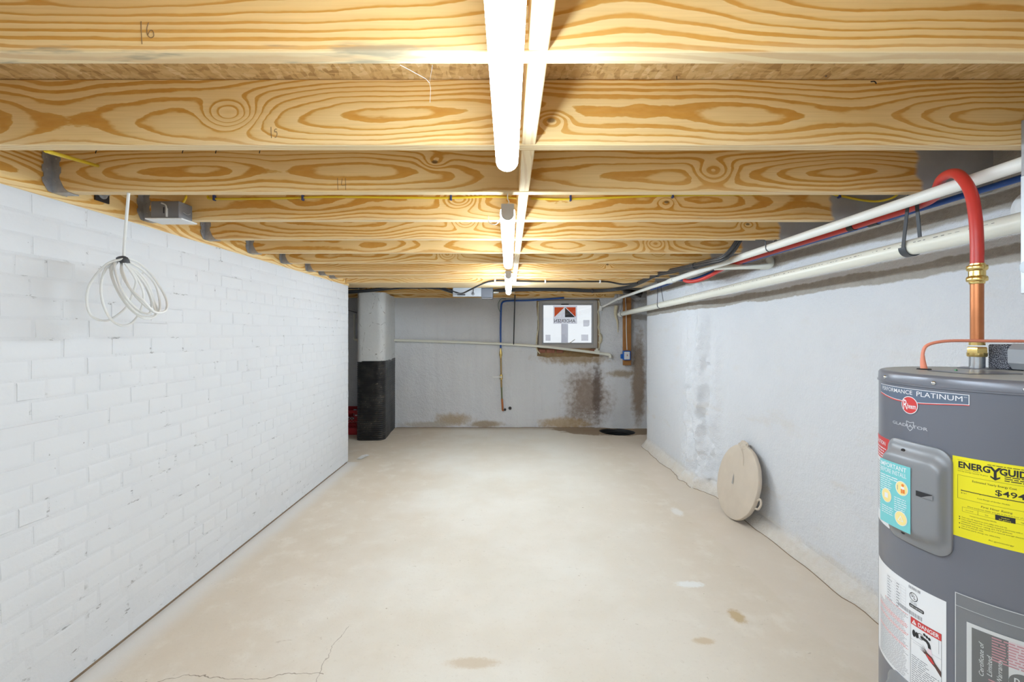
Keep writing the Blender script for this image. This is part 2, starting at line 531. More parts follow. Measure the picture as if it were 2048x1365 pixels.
PINE = mat_pine('pine'); PINE2 = mat_pine('pine_unsprayed', 1.0, False); OSB = mat_osb()
BRICK = mat_brickpaint(); MORTAR = mat_mortar(); PLASTER = mat_plaster(); BACKW = mat_backwall(); FLOOR = mat_floor()
GALV = plain('galvanized_steel', (.38, .385, .40), .42, .5, var=.25, sc=60)
WHITE_PVC = plain('white_pvc', (.82, .81, .76), .32, spec=.5, var=.03, sc=6)
CREAM_PVC = plain('cream_pvc', (.79, .78, .69), .32, spec=.5, var=.03, sc=6)
RED_PEX = plain('red_pex', (.58, .045, .035), .35, spec=.45)
BLUE_PEX = plain('blue_pex', (.015, .085, .36), .35, spec=.45)
COPPER = plain('copper', (.50, .19, .08), .36, .85, var=.2, sc=25)
BRASS = plain('brass', (.78, .58, .22), .25, 1.0)
ZINC = plain('zinc_nipple', (.62, .64, .66), .25, 1.0)
BLACK = plain('black_plastic', (.018, .018, .020), .42)
STRAP = plain('dark_strap', (.055, .06, .07), .45)
CABLE_B = plain('black_cable_jacket', (.02, .021, .024), .33, spec=.6)
CABLE_W = plain('white_cable_jacket', (.80, .79, .76), .45)
YELLOW = plain('yellow_cable_jacket', (.70, .50, .02), .4)
STAPLE = plain('blue_staple', (.03, .05, .16), .4)
CLIP_W = plain('white_clip', (.80, .80, .78), .4)
BOX_GREY = plain('grey_plastic', (.19, .185, .19), .45)
PLATE_W = plain('white_plate', (.78, .78, .78), .4)
STEEL_L = plain('painted_steel_light', (.60, .63, .67), .4, .3)
TANK = plain('tank_grey', (.165, .172, .205), .30, .15, spec=.5)
LID = plain('tank_lid_grey', (.175, .18, .21), .30, .15, spec=.5)
COVER = plain('cover_grey_plastic', (.245, .25, .265), .36, .1)
LAMP_M = mat_emit('lamp_lens', (.74, .88, 1.0), LAMP)
LAMP_BODY = plain('lamp_housing', (.62, .62, .63), .4, .4)
BARE = plain('bare_brown_masonry', (.33, .215, .105), .85, var=.35, sc=18, bump=.6)
BRICKRED = plain('old_red_brick', (.32, .13, .085), .85, var=.3, sc=22, bump=.6)
DIRT = plain('dry_soil', (.25, .17, .105), .95, var=.35, sc=30, bump=.6)
FOAM_SEAL = plain('spray_foam_seal', (.66, .60, .44), .8, var=.15, sc=40, bump=.5)
NAIL = plain('dark_steel', (.05, .045, .045), .45, .7)
PENCIL = plain('pencil_graphite', (.24, .14, .06), .6)
INK = plain('black_ink', (.02, .02, .022), .5)

# ------------------------------------------------------------------ the shell
ZC = 2.067         # underside of the subfloor
ZJ = 1.883         # underside of the joists
YB = 6.38          # face of the back wall
XL = -1.69         # face of the brick wall
Y0 = -2.2          # wall behind the camera
YE = 4.65          # end of the brick wall

# floor with the round opening of the sump
SX, SY, SR = 1.50, 6.115, .245
fl = MB()
def quad(mb, x0, x1, y0, y1, z): mb.add([(x0,y0,z),(x1,y0,z),(x1,y1,z),(x0,y1,z)], [(0,1,2,3)])
sx0, sx1, sy0, sy1 = SX-.27, SX+.27, SY-.262, SY+.262
quad(fl, -3.2, 2.3, Y0-.1, sy0, 0); quad(fl, -3.2, 2.3, sy1, 6.8, 0)
quad(fl, -3.2, sx0, sy0, sy1, 0); quad(fl, sx1, 2.3, sy0, sy1, 0)
ring_c = []; ring_s = []; NS = 48
for k in range(NS):
    a = 2*math.pi*k/NS + math.pi/4
    c, s_ = math.cos(a), math.sin(a)
    ring_c.append((SX + SR*c*(1+.02*math.sin(5*a)), SY + SR*s_*(1+.02*math.sin(3*a)), 0))
    m = max(abs(c), abs(s_))
    ring_s.append((SX + .27*c/m, SY + .262*s_/m, 0))
fl.add(ring_c + ring_s, [(k, NS+k, NS+(k+1) % NS, (k+1) % NS) for k in range(NS)])
fl.add(ring_c + [(p[0], p[1], -.09) for p in ring_c], [(k, (k+1) % NS, NS+(k+1) % NS, NS+k) for k in range(NS)])
floor = struct(obj('floor', fl, FLOOR, origin=(0, 0, 0)))
floor['label'] = 'dusty beige concrete basement floor'

# ceiling: the subfloor, with joists, blocking and ledgers as its parts
ce = MB(); ce.box(-3.2, 2.3, Y0-.1, 6.7, ZC, ZC+.018)
ceiling = struct(obj('ceiling', ce, OSB, origin=(0, 0, 0)))
ceiling['label'] = 'strand board subfloor carried by yellow pine joists'

def board(name, x0, x1, y0, y1, z0, z1, along='X', parent=ceiling, mat=PINE, label=None, bev=.0025):
    """a sawn timber whose own x axis runs along its length"""
    mb = MB()
    if along == 'X':
        mb.bbox(x0, x1, y0, y1, z0, z1, bev)
        o = obj(name, mb, mat, parent, origin=(0, y0, z0), label=label)
    else:
        w = x1 - x0
        mb.bbox(y0, y1, 0, w, 0, z1-z0, bev)
        me = mesh_from(name, mb.v, mb.f, PINE2)
        # local x -> world y, local y -> world -x
        o = bpy.data.objects.new(name, me)
        link(o, (x1, 0, z0), parent)
        o.rotation_euler = (0, 0, R(90))
        if label: o['label'] = label
    o.color = (0, 0, 0, 1)
    return o

JT = .038
JY = [-1.618, -1.212, -.806, -.40, .007, .413, .820, 1.226, 1.632, 2.040, 2.452, 2.868, 3.28, 3.69, 3.94, 4.166]
joists = {}
labels = {.820: 'pine joist with a pencilled 16 and a mouldy lower edge', 1.226: 'pine joist with a pencilled 15', 1.632: 'pine joist with a pencilled 14'}
for yj in JY:
    x0 = XL + .002
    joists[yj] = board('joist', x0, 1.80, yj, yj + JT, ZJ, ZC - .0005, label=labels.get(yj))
joists[.820].color = (1, 0, 0, 1)
# flush beam of several plies where the brick wall ends
for k in range(13):
    y0 = 4.565 + k * .0389
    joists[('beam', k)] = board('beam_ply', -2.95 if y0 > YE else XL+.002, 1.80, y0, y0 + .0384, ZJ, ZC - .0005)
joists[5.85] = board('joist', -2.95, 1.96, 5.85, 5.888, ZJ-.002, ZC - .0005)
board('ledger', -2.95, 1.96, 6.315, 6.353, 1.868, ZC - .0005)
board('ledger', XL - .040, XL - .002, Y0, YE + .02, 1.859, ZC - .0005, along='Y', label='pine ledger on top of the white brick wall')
# blocking between joists
allj = sorted(JY) + [4.565]
for a, b in zip(allj[:-1], allj[1:]):
    board('blocking', .036, .074, a + JT + .0006, b - .0006, ZJ + random.uniform(0, .003), ZC - .004, along='Y')
board('blocking', .036, .074, 5.072, 5.849, ZJ + .001, ZC - .004, along='Y')

# joist hangers along the ledger (parts of their joists)
hang_mesh = None
def hanger_mb():
    mb = MB()
    T = .0016
    # flange nailed to the ledger, scalloped edge, in the local y-z plane
    fl_ = [(0, .135), (-.034, .135), (-.036, .115), (-.030, .108), (-.030, .094), (-.036, .088), (-.036, .068), (-.030, .062), (-.030, .048), (-.036, .042), (-.034, .028), (-.014, -.002), (0, -.002)]
    mb.prism([(0, p[0], p[1]) for p in fl_], (T, 0, 0))
    # side plate on the joist face
    sp = [(0, .135), (.030, .135), (.034, .118), (.028, .110), (.028, .096), (.034, .090), (.034, .070), (.028, .064), (.028, .050), (.033, .040), (.044, .016), (.062, -.002), (0, -.002)]
    mb.prism([(p[0], -.0005, p[1]) for p in sp], (0, -T, 0))
    # seat below and far side plate
    mb.prism([(0, -.002, -.002), (.062, -.002, -.002), (.062, JT+.002, -.002), (0, JT+.002, -.002)], (0, 0, -T))
    mb.prism([(p[0], JT+.0005, p[1]) for p in sp], (0, T, 0))
    mb.prism([(0, JT+.002 - p[0], p[1]) for p in reversed(fl_)], (T, 0, 0))
    for (yy, zz) in ((-.020, .120), (-.020, .078), (-.020, .034)):
        mb.lathe([(.004, 0), (.004, .002), (.0015, .003)], (T, yy, zz), (1, 0, 0), 8)
    for (xx, zz) in ((.018, .122), (.018, .080), (.018, .038)):
        mb.lathe([(.004, 0), (.004, .002), (.0015, .003)], (xx, -T - .0005, zz), (0, -1, 0), 8)
    return mb
hm = hanger_mb()
hmesh = mesh_from('joist_hanger', hm.v, hm.f, GALV)
for yj in JY:
    if yj < .4: continue
    o = bpy.data.objects.new('joist_hanger', hmesh)
    link(o, (XL + .0005, yj, ZJ), joists[yj])

# square washer and nut holding the ledger
w = MB(); wx = XL - .001
w.box(wx, wx + .006, 1.80, 1.862, 1.905, 1.967)
o = obj('plate_washer', w, NAIL, ceiling, label='dark square plate washer')
w = MB(); w.lathe([(.021, 0), (.021, .003)], (wx + .006, 1.831, 1.938), (1, 0, 0), 20); w.lathe([(.013, .003), (.013, .014)], (wx + .006, 1.831, 1.938), (1, 0, 0), 6)
w.lathe([(.007, .014), (.007, .026)], (wx + .006, 1.831, 1.938), (1, 0, 0), 10)
obj('washer_nut', w, GALV, o)

# brick wall
WT = .26
wl = MB(); wl.box(XL - WT, XL - .0030, Y0, YE - .004, .017, 1.8588)
wall_left = struct(obj('wall_left', wl, MORTAR, origin=(XL, 0, 0)))
wall_left['label'] = 'white painted brick wall'
bs = MB(); bs.box(XL - WT + .01, XL - .010, Y0, YE - .012, 0, .017)
obj('base_joint', bs, DIRT, wall_left, label='brown unpainted joint along the floor')
CH, BL, MJ = .0735, .206, .009
def brick_mb(ln, ht, seed, far=False):
    rnd = random.Random(seed)
    D = .014
    mb = MB(); v = []
    hy, hz = ln/2, ht/2
    j = lambda a: rnd.uniform(-a, a)
    for (xx, ins, jit) in ((-D, 0, 0), (-.0024, 0, .0022), (-.0007, .0045, .0026), (0, .013, .004)):
        for (sy, sz) in ((-1,-1),(1,-1),(1,1),(-1,1)):
            v.append((xx + (j(.0010) if xx > -.002 else 0), sy*(hy-ins)+j(jit), sz*(hz-ins)+j(jit)))
    f = []
    for k in range(3):
        for q in range(4):
            f.append((k*4+q, k*4+(q+1) % 4, (k+1)*4+(q+1) % 4, (k+1)*4+q))
    f.append((12, 13, 14, 15))
    mb.add(v, f); return mb
variants = {}
def brick_mesh(kind, i):
    key = (kind, i)
    if key not in variants:
        ln = {'s': BL - MJ, 'h': BL/2 - MJ}[kind]
        m = brick_mb(ln, CH - MJ, hash((kind == 's', i)) & 0xffff)
        variants[key] = mesh_from('brick', m.v, m.f, BRICK, smooth=True)
    return variants[key]
spots = []
ncourse = int((1.8588 - .016) / CH)
for c in range(ncourse):
    zc = .018 + (c + .5) * CH
    hdr = (c % 6 == 3)
    L_ = BL/2 if hdr else BL
    off = (BL/4 if hdr else (BL/2 if c % 2 else 0)) + random.uniform(-.012, .012)
    y = YE - L_/2 - (off % L_)
    rowstart = YE
    first = YE - (off % L_) if (off % L_) > .03 else YE
    if first < YE - .03:
        spots.append((first + (YE-first)/2, zc, 'end', YE - first))
    y = first - L_/2
    while y > Y0 + L_/2:
        spots.append((y, zc, 'h' if hdr else 's', L_)); y -= L_
def seen(y, z): 
    if y < 1.42: return 0
    return 1.0/(y*y)
order = sorted(range(len(spots)), key=lambda i: -seen(spots[i][0], spots[i][1]) * (spots[i][3]))
front = set(order[:300])
rest = MB()
for i, (y, z, kind, L_) in enumerate(spots):
    jx = random.uniform(-.0012, .0010) - .0022*sstep(.30, .12, z + .06*fbm(y*1.5, 0, 0)) - .0010*sstep(.0, .5, fbm(y*1.1, z*1.4, 2.0))
    if kind == 'end':
        m = brick_mb(L_ - MJ, CH - MJ, i)
        if i in front:
            o = bpy.data.objects.new('brick', mesh_from('brick', m.v, m.f, BRICK, True)); link(o, (XL + jx, y, z), wall_left)
        else: rest.add([(p[0]+XL+jx, p[1]+y, p[2]+z) for p in m.v], m.f)
        continue
    if i in front:
        o = bpy.data.objects.new('brick', brick_mesh(kind, random.randrange(10)))
        link(o, (XL + jx, y, z + random.uniform(-.002, .002)), wall_left)
        o.rotation_euler = (random.uniform(-.008, .008), 0, random.uniform(-.004, .004))
    else:
        m = brick_mb(L_ - MJ, CH - MJ, i)
        rest.add([(p[0]+XL+jx, p[1]+y, p[2]+z) for p in m.v], m.f)
o = obj('far_bricks', rest, BRICK, wall_left, True); o['kind'] = 'stuff'

# right foundation wall: swept profile, lumpy where it steps out
path = [(1.80, Y0), (1.79, 1.0), (1.785, 3.66), (1.765, 3.76), (1.715, 3.84), (1.68, 3.92), (1.672, 4.05), (1.655, 5.26), (1.665, 5.33), (1.71, 5.375), (1.97, 5.40), (1.975, 6.62)]
pp = [Vector((p[0], p[1], 0)) for p in path]
fine = []
for a, b in zip(pp[:-1], pp[1:]):
    n = max(1, int((b - a).length / (.013 if 3.4 < (a.y + b.y)/2 < 4.8 and a.y > 3.6 else .030)))
    for k in range(n): fine.append(a.lerp(b, k / n))
fine.append(pp[-1])
NZ = 130; wr = MB(); ncol = len(fine)
for i, p in enumerate(fine):
    t = (fine[min(i+1, ncol-1)] - fine[max(i-1, 0)]).normalized()
    nrm = Vector((-t.y, t.x, 0))
    rough = math.exp(-((p.y - 3.86) / .16)**2) + .8 * math.exp(-((p.y - 4.12) / .12)**2)
    for k in range(NZ + 1):
        z = ZC * k / NZ
        d = .006 * fbm(p.y*2.1, z*2.1, p.x*2, 4)
        d += rough * (.030 * fbm(p.y*9, z*6, 3.1, 5) + .024 * abs(fbm(p.y*16, z*13, 8.1, 4)) + .020 * math.sin(p.y*34 + 2.0*fbm(z*2.5, 0, 0))) * (.4 + .6 * sstep(1.65, 1.1, z))
        # cove of mortar along the floor
        cz = .080 + .018 * fbm(p.y*3, 7.7, 0, 3)
        if p.y < 5.36: d += .068 * (1 + .35 * fbm(p.y*4, z*6, 9, 3)) * max(0.0, 1 - z / cz)**.8
        q = p + nrm * d
        wr.v.append((q.x, q.y, z))
for i in range(ncol - 1):
    for k in range(NZ):
        a = i*(NZ+1) + k
        wr.f.append((a, a+1, a+NZ+2, a+NZ+1))
wall_right = struct(obj('wall_right', wr, PLASTER, smooth=True, origin=(0, 0, 0)))
wall_right['label'] = 'white coated rough foundation wall'
foot = [Vector(wr.v[i*(NZ+1)]) for i in range(0, ncol, 2) if .6 < wr.v[i*(NZ+1)][1] < 5.34]
fc = MB(); fc.tube([p_ + Vector((-.002 - .004*abs(fbm(p_.y*9, 3, 1, 3)), 0, .001)) for p_ in foot], .0022, 5)
obj('base_crack', fc, DIRT, wall_right, label='thin dark crack along the mortar cove')

# back wall with the window opening
WX0, WX1, WZ0, WZ1 = .405, 1.305, 1.02, 1.860
def ticks(a, b, step, must):
    pts = sorted(set([a, b] + must)); out = []
    for p, q in zip(pts[:-1], pts[1:]):
        n = max(1, round((q - p) / step)); out += [p + (q-p)*k/n for k in range(n)]
    return out + [b]
gx = ticks(-3.2, 2.05, .04, [WX0, WX1]); gz = ticks(0, ZC, .04, [WZ0, WZ1])
wb = MB(); idx = {}
for i, x in enumerate(gx):
    for k, z in enumerate(gz):
        d = .010 * fbm(x*1.9, 3.3, z*1.9, 4)
        d += .055 * sstep(1.34, 1.50, x) * (1 + .25*fbm(x*5, 0, z*5, 3))
        d += .02 * sstep(1.28, 1.36, x) * abs(fbm(x*11, 2, z*8, 4))
        d += .02 * sstep(.16, 0, z) * (1 + .6*fbm(x*5, 1, z*9, 3))
        inner = (WX0 - .05 < x < WX1 + .05) and (WZ0 - .05 < z < WZ1 + .05)
        if inner: d *= .5
        jx = jz = 0
        if (abs(x-WX0) < 1e-6 or abs(x-WX1) < 1e-6) and WZ0 <= z <= WZ1: jx = .014*fbm(x*4, z*9, 5, 3)
        if abs(z-WZ0) < 1e-6 and WX0 <= x <= WX1: jz = .022*fbm(x*8, 4, 5, 3)
        idx[(i, k)] = len(wb.v); wb.v.append((x + jx, YB - d, z + jz))
for i in range(len(gx)-1):
    for k in range(len(gz)-1):
        cx = (gx[i]+gx[i+1])/2; cz = (gz[k]+gz[k+1])/2
        if WX0 < cx < WX1 and WZ0 < cz < WZ1: continue
        wb.f.append((idx[(i,k)], idx[(i+1,k)], idx[(i+1,k+1)], idx[(i,k+1)]))
wall_back = struct(obj('wall_back', wb, BACKW, smooth=True, origin=(0, YB, 0)))
wall_back['label'] = 'damp grey parged back wall'
bc = MB()
P_ = [Vector((x_ , YB - .030 - .02*fbm(x_*5, 1, 0, 3)*(1 if x_ < 1.2 else 0) - .055*sstep(1.34, 1.50, x_), .003)) for x_ in [-1.62 + .05*k_ for k_ in range(58)]]
bc.tube(P_, .004, 5, 2)
obj('base_crack', bc, DIRT, wall_back, label='dark crack along the foot of the wall')
# reveal of the opening
rv = MB()
rv.box(WX0-.05, WX0+.012, YB+.012, YB+.30, WZ0-.05, WZ1); rv.box(WX1-.012, WX1+.05, YB+.012, YB+.30, WZ0-.05, WZ1)
rv.box(WX0-.05, WX1+.05, YB+.012, YB+.30, WZ1-.008, WZ1+.05); rv.box(WX0-.05, WX1+.05, YB+.09, YB+.30, WZ0-.05, 1.142)
obj('reveal', rv, BARE, wall_back)
# broken sill of rubble and brick below the window
sl = MB(); n = 36
for i in range(n+1):
    x = WX0 - .01 + (WX1 - WX0 + .02) * i / n
    for k in range(7):
        t = k/6
        y = YB + .012 + t*.062; z = WZ0 - .030 + t*.127 + .016*fbm(x*11, t*3, 2, 4)
        sl.v.append((x, y, z))
for i in range(n):
    for k in range(6):
        a = i*7 + k; sl.f.append((a, a+7, a+8, a+1))
obj('rough_sill', sl, BARE, wall_back, label='rough brown rubble sill below the window')
br = MB()
for (x0, w_) in ((.43, .10), (.545, .12), (.69, .10), (1.18, .10)):
    br.bbox(x0, x0+w_, YB+.035, YB+.10, 1.075, 1.128, .006)
    obj('sill_brick', br, BRICKRED, wall_back); br = MB()
# hidden sides of the place
s1 = MB(); s1.box(-3.2, 2.1, Y0-.1, Y0, 0, ZC); o = struct(obj('wall_front', s1, PLASTER)); o['label'] = 'white wall behind the viewer'
s1 = MB(); s1.box(-3.1, -3.0, 4.3, 6.4, 0, ZC); o = struct(obj('wall_side', s1, BACKW)); o['label'] = 'grey wall of the side recess'
s1 = MB(); s1.box(-3.0, XL-WT, 4.3, 4.36, 0, ZC); o = struct(obj('wall_recess', s1, BACKW)); o['label'] = 'grey end wall of the side recess'
# holes in the back wall by the brass pipe
h = MB(); h.lathe([(.022, 0), (.022, .012)], at(1020, 817, YB-.022), (0, 1, 0), 18); obj('pipe_hole', h, NAIL, wall_back)
h = MB(); h.lathe([(.018, 0), (.018, .012)], at(1010, 820, YB-.022), (0, 1, 0), 18); obj('pipe_hole', h, NAIL, wall_back)

# window
YW = YB + .075
def pxw(px, py): p = at(px, py, YW); return p.x, p.z
wx0, wz1 = pxw(1077, 601.5); wx1, wz0 = pxw(1195, 697)
gx0, gz1 = pxw(1087, 610.5); gx1, gz0 = pxw(1184, 686)
VINYL = plain('taupe_vinyl', (.47, .445, .415), .45)
wf = MB()
wf.bbox(wx0, gx0-.022, YW, YW+.07, wz0, wz1, .004); wf.bbox(gx1+.022, wx1, YW, YW+.07, wz0, wz1, .004)
wf.bbox(gx0-.022, gx1+.022, YW, YW+.07, gz1+.020, wz1, .004); wf.bbox(gx0-.022, gx1+.022, YW, YW+.07, wz0, gz0-.020, .004)
for (a_, b_, c_, d_) in ((WX0, wx0+.01, WZ0, WZ1), (wx1-.01, WX1, WZ0, WZ1), (WX0, WX1, wz1-.01, WZ1)): wf.box(a_, b_, YW+.03, YW+.06, c_, d_)
win = struct(obj('window_1', wf, VINYL, origin=((wx0+wx1)/2, YW, wz0)))
win['label'] = 'small taupe basement window with manufacturer stickers on the pane'
ws = MB()
for (a, b, c, d) in ((gx0-.021, gx0, gz0-.019, gz1+.019), (gx1, gx1+.021, gz0-.019, gz1+.019), (gx0, gx1, gz1, gz1+.019), (gx0, gx1, gz0-.019, gz0)):
    ws.bbox(a, b, YW+.006, YW+.06, c, d, .003)
obj('window_sash', ws, plain('sash_grey', (.40, .40, .415), .4), win)
g = MB(); g.box(gx0-.002, gx1+.002, YW+.030, YW+.034, gz0-.002, gz1+.002); obj('window_pane', g, mat_glass(), win)
lt = MB(); a = at(1127.5, 692, YW-.004); lt.bbox(a.x-.07, a.x+.068, YW-.012, YW, a.z-.006, a.z+.012, .003)
b = at(1150, 679.5, YW-.03)
lt.bar((a.x+.03, YW-.010, a.z+.004), b, .014, .010)
obj('window_latch', lt, VINYL, win)
vent = MB(); a = at(1130, 609, YW-.001); vent.bbox(a.x-.055, a.x+.055, YW+.000, YW+.010, a.z-.007, a.z+.006, .002); obj('sash_lock', vent, NAIL, win)
# stickers on the outside of the pane, seen reversed from inside
YS = YW + .0365
def pys(px, py, y=YS): p = at(px, py, y); return (p.x, y, p.z)
def sticker(name, pts, mat, y=YS, parent=win):
    m = MB(); P = [pys(px, py, y) for px, py in pts]
    m.prism(P, (0, .0004, 0)); return obj(name, m, mat, parent)
P_W = mat_paper('sticker_paper', (.84, .84, .87), .72, .75); P_G = mat_paper('sticker_paper_grey', (.74, .74, .78), .75, .7)
P_O = mat_paper('sticker_orange', (.95, .30, .12), .72, .6); P_D = mat_paper('sticker_dark', (.12, .11, .12), .6)
st = sticker('logo_sticker', [(1106.5, 612), (1154, 612), (1154, 648), (1106.5, 648)], P_W, YS+.002)
sticker('strip_sticker', [(1122.5, 648.2), (1136, 648.2), (1136, 685.7), (1122.5, 685.7)], P_G, YS+.002)
sticker('small_sticker', [(1166.5, 640.5), (1179, 640.5), (1179, 651), (1176, 653.5), (1166.5, 653.5)], P_W, YS+.002)
sticker('small_sticker', [(1091, 670), (1101, 670), (1101, 682), (1091, 682)], P_W, YS+.002)
sticker('small_sticker', [(1162.5, 669.5), (1176.5, 669.5), (1176.5, 682), (1162.5, 682)], P_W, YS+.002)
def prn(name, pts, mat): return sticker(name, pts, mat, YS+.0012, st)
prn('orange_triangle', [(1109, 615), (1129, 615), (1109, 634.5)], P_O)
prn('orange_triangle', [(1131.5, 615), (1151.3, 615), (1151.3, 634.5)], P_O)
prn('dark_triangle', [(1130, 615.5), (1150.3, 634.8), (1130, 634.8)], P_D)

# ------------------------------------------------------------------ text
_tc = {}
def text2d(body, w=None, h=None, shear=0.0, bold=0.0, spacing=1.0):
    """glyph outlines as flat triangles, lower left at the origin, scaled to width w and cap height h"""
    key = (body, shear, bold, spacing)
    if key not in _tc:
        cu = bpy.data.curves.new('t', 'FONT'); cu.body = body; cu.size = 1.0; cu.shear = shear; cu.offset = bold
        cu.space_character = spacing; cu.resolution_u = 3; cu.fill_mode = 'FRONT'
        ob = bpy.data.objects.new('t', cu); COL.objects.link(ob)
        dg = bpy.context.evaluated_depsgraph_get(); dg.update()
        me = ob.evaluated_get(dg).to_mesh()
        v = [(p.co.x, p.co.y) for p in me.vertices]; f = [tuple(q.vertices) for q in me.polygons]
        ob.evaluated_get(dg).to_mesh_clear()
        bpy.data.objects.remove(ob); bpy.data.curves.remove(cu)
        _tc[key] = (v, f)
    v, f = _tc[key]
    xs = [p[0] for p in v]; x0, x1 = min(xs), max(xs)
    cap = .69
    sy = (h / cap) if h else (w / (x1 - x0))
    sx = (w / (x1 - x0)) if w else sy
    return [((p[0]-x0)*sx, p[1]*sy) for p in v], f
def flat_text(name, body, org, ux, uy, mat, parent, w=None, h=None, lift=.0006, **k):
    v, f = text2d(body, w, h, **k)
    ux = Vector(ux); uy = Vector(uy); nrm = ux.cross(uy).normalized(); org = Vector(org)
    m = MB(); m.add([org + ux*p[0] + uy*p[1] + nrm*lift for p in v], f)
    return obj(name, m, mat, parent)
# mirrored maker's name on the window sticker
a = Vector(pys(1150.5, 645.3, YS+.0010)); b = Vector(pys(1108.5, 645.3, YS+.0010))
v, f = text2d('ANDERSEN', (a-b).length, .046, bold=.01)
m = MB(); m.add([(a.x - p[0], a.y, a.z + p[1]) for p in v], f); obj('mirrored_lettering', m, P_D, st)

# spray foam along the window's right edge
fm = MB()
pts = [(1197, 602), (1199, 612), (1196, 624), (1198, 640), (1196.5, 655), (1199, 668), (1202, 676), (1199, 687), (1197, 699)]
for i, ((px, py), (qx, qy)) in enumerate(zip(pts[:-1], pts[1:])):
    fm.tube([at(px, py, YB-.004), at((px+qx)/2+.8, (py+qy)/2, YB-.014), at(qx, qy, YB-.004)], .010 + .012*(i in (5, 6)) , 7, 3)
obj('foam_seal', fm, FOAM_SEAL, wall_back, True, label='cream expanding foam beside the window')
fm = MB(); fm.tube([at(1077, 604, YB-.002), at(1076, 630, YB-.006), at(1077, 655, YB-.004), at(1074, 672, YB-.004), at(1073, 697, YB-.004), at(1080, 708, YB-.006)], .009, 7, 5)
obj('foam_seal', fm, FOAM_SEAL, wall_back, True)
fm = MB(); fm.tube([at(1233, 612, YB-.068), at(1231, 628, YB-.076), at(1235, 645, YB-.074), at(1236, 665, YB-.060)], [.030, .006], 8, 5)
obj('foam_patch', fm, FOAM_SEAL, wall_back, True, label='cream foam patch where the drain pipe enters the wall')

# ------------------------------------------------------------------ pencil numbers, nails
def pencil(body, px, py, hgt, yj, strokes):
    o = at(px, py, yj - .0008); m = MB()
    for s_ in strokes:
        P = [Vector((o.x + a*hgt, yj - .0006, o.z + b*hgt)) for a, b in s_]
        m.tube(P, .0007 if hgt > .031 and yj < 1 else .0008, 5, 4)
    obj('pencil_number', m, PENCIL, joists[yj], label='pencilled number ' + body)
one = [(0, 1.0), (.01, .5), (.04, 0)]
six = [(.33, .95), (.26, .7), (.28, .42), (.42, .28), (.56, .36), (.52, .58), (.40, .60), (.30, .42)]
five = [[(.55, .82), (.36, .80), (.34, .55), (.50, .58), (.56, .35), (.48, .08), (.34, .05)]]
four = [[(.40, .95), (.34, .40), (.74, .42)], [(.66, 1.0), (.68, 0)]]
pencil('16', 282, 88, .042, .820, [one, six])
pencil('15', 542, 276, .030, 1.226, [one] + five)
pencil('14', 675, 380, .044, 1.632, [one] + four)
def nail(px, py, yj, ln=.03, dx=.0, parent=None, r=.0016):
    p = at(px, py, yj); m = MB()
    m.tube([(p.x, yj+.001, p.z), (p.x+dx*.5, yj-.010, p.z-.4*ln), (p.x+dx, yj-.014, p.z-ln)], r, 6, 3)
    obj('bent_nail', m, NAIL, joists[yj])
nail(357, 142, 1.226, .016, .026, None, .0014)
nail(476, 130, 1.226, .014, .016)
nail(1637, 150, 1.226, .012, .012); nail(1742, 163, 1.226, .014, .003)
for px in (198, 370, 436, 523): nail(px, 299, 1.632, .020, 0)
nail(1350, 140, 1.226, .035, 0, r=.0011)

# ------------------------------------------------------------------ shop lights
XLT = -.005
def shop_light(y0, y1, label, lens=None):
    t = thing('shop_light', (XLT, (y0+y1)/2, 1.776), label, 'light', 'strip lights hung in a row below the joists')
    n = 14
    zt = 1.842; zl = 1.803; rw = .0285; rh = .027
    # sheet metal housing
    m = MB(); m.bbox(XLT-.0235, XLT+.0235, y0+.004, y1-.004, zl, zt, .003)
    obj('housing', m, LAMP_BODY, t)
    # glowing lens, a half round wrapped below the housing
    m = MB()
    sec = [(XLT + rw*math.cos(a), zl + .004 - rh*math.sin(a) - .001) for a in [math.pi*k/n for k in range(n+1)]]
    sec = [(XLT + rw - .002, zl + .020)] + sec + [(XLT - rw + .002, zl + .020)]
    m.prism([(x, y0+.006, z) for x, z in sec], (0, y1 - y0 - .012, 0))
    obj('lens', m, lens or LAMP_M, t, label='glowing white lens')
    for yy in (y0, y1 - .006):
        m = MB()
        s2 = [(XLT + .0242*math.cos(a), zl + .002 - (rh-.003)*math.sin(a)) for a in [math.pi*k/n for k in range(n+1)]]
        s2 = [(XLT + .0242, zt+.001)] + s2 + [(XLT - .0242, zt+.001)]
        m.prism([(x, yy, z) for x, z in s2], (0, .006, 0))
        for sx in (-1, 1):
            for zz in (zt-.006, zl+.006): m.lathe([(.002, 0), (.001, .002)], (XLT+sx*.019, yy, zz), (0, -1, 0), 8)
        obj('end_cap', m, LAMP_BODY, t)
    # short hooks up to the joists above
    for yj in JY + [4.66]:
        if y0 < yj + .02 < y1 and (yj + .02 - y0 < .45 or y1 - yj - .02 < .45):
            m = MB(); yc = yj + .019
            m.tube([(XLT, yc, ZJ+.004), (XLT, yc, ZJ-.020), (XLT+.005, yc, zt+.010), (XLT, yc, zt-.001)], .0022, 6, 3)
            obj('hook', m, CLIP_W, t)
    return t
shop_light(-1.62, -.40, 'long white strip light added behind the viewer as fill')  # unseen lamp added behind the camera as fill light
shop_light(-.07, 1.150, 'lit strip light that ends under the joist pencilled 14')
shop_light(1.645, 2.880, 'lit strip light just past the yellow cable run')
shop_light(3.42, 4.80, 'lit strip light above the drop of the blue water pipe, by the black cables', mat_emit('lamp_lens_bright', (.74, .88, 1.0), LAMP*1.5))
m = MB(); m.tube([(XLT-.025, 1.78, 1.83), (XLT-.05, 1.90, 1.83), (XLT-.085, 1.99, 1.86), (XLT-.09, 2.035, 1.90)], .0022, 6, 5)
tag(obj('lamp_cord', m, CABLE_W, smooth=True), 'thin white lamp cord reaching up to a joist beside a strip light', 'cord')

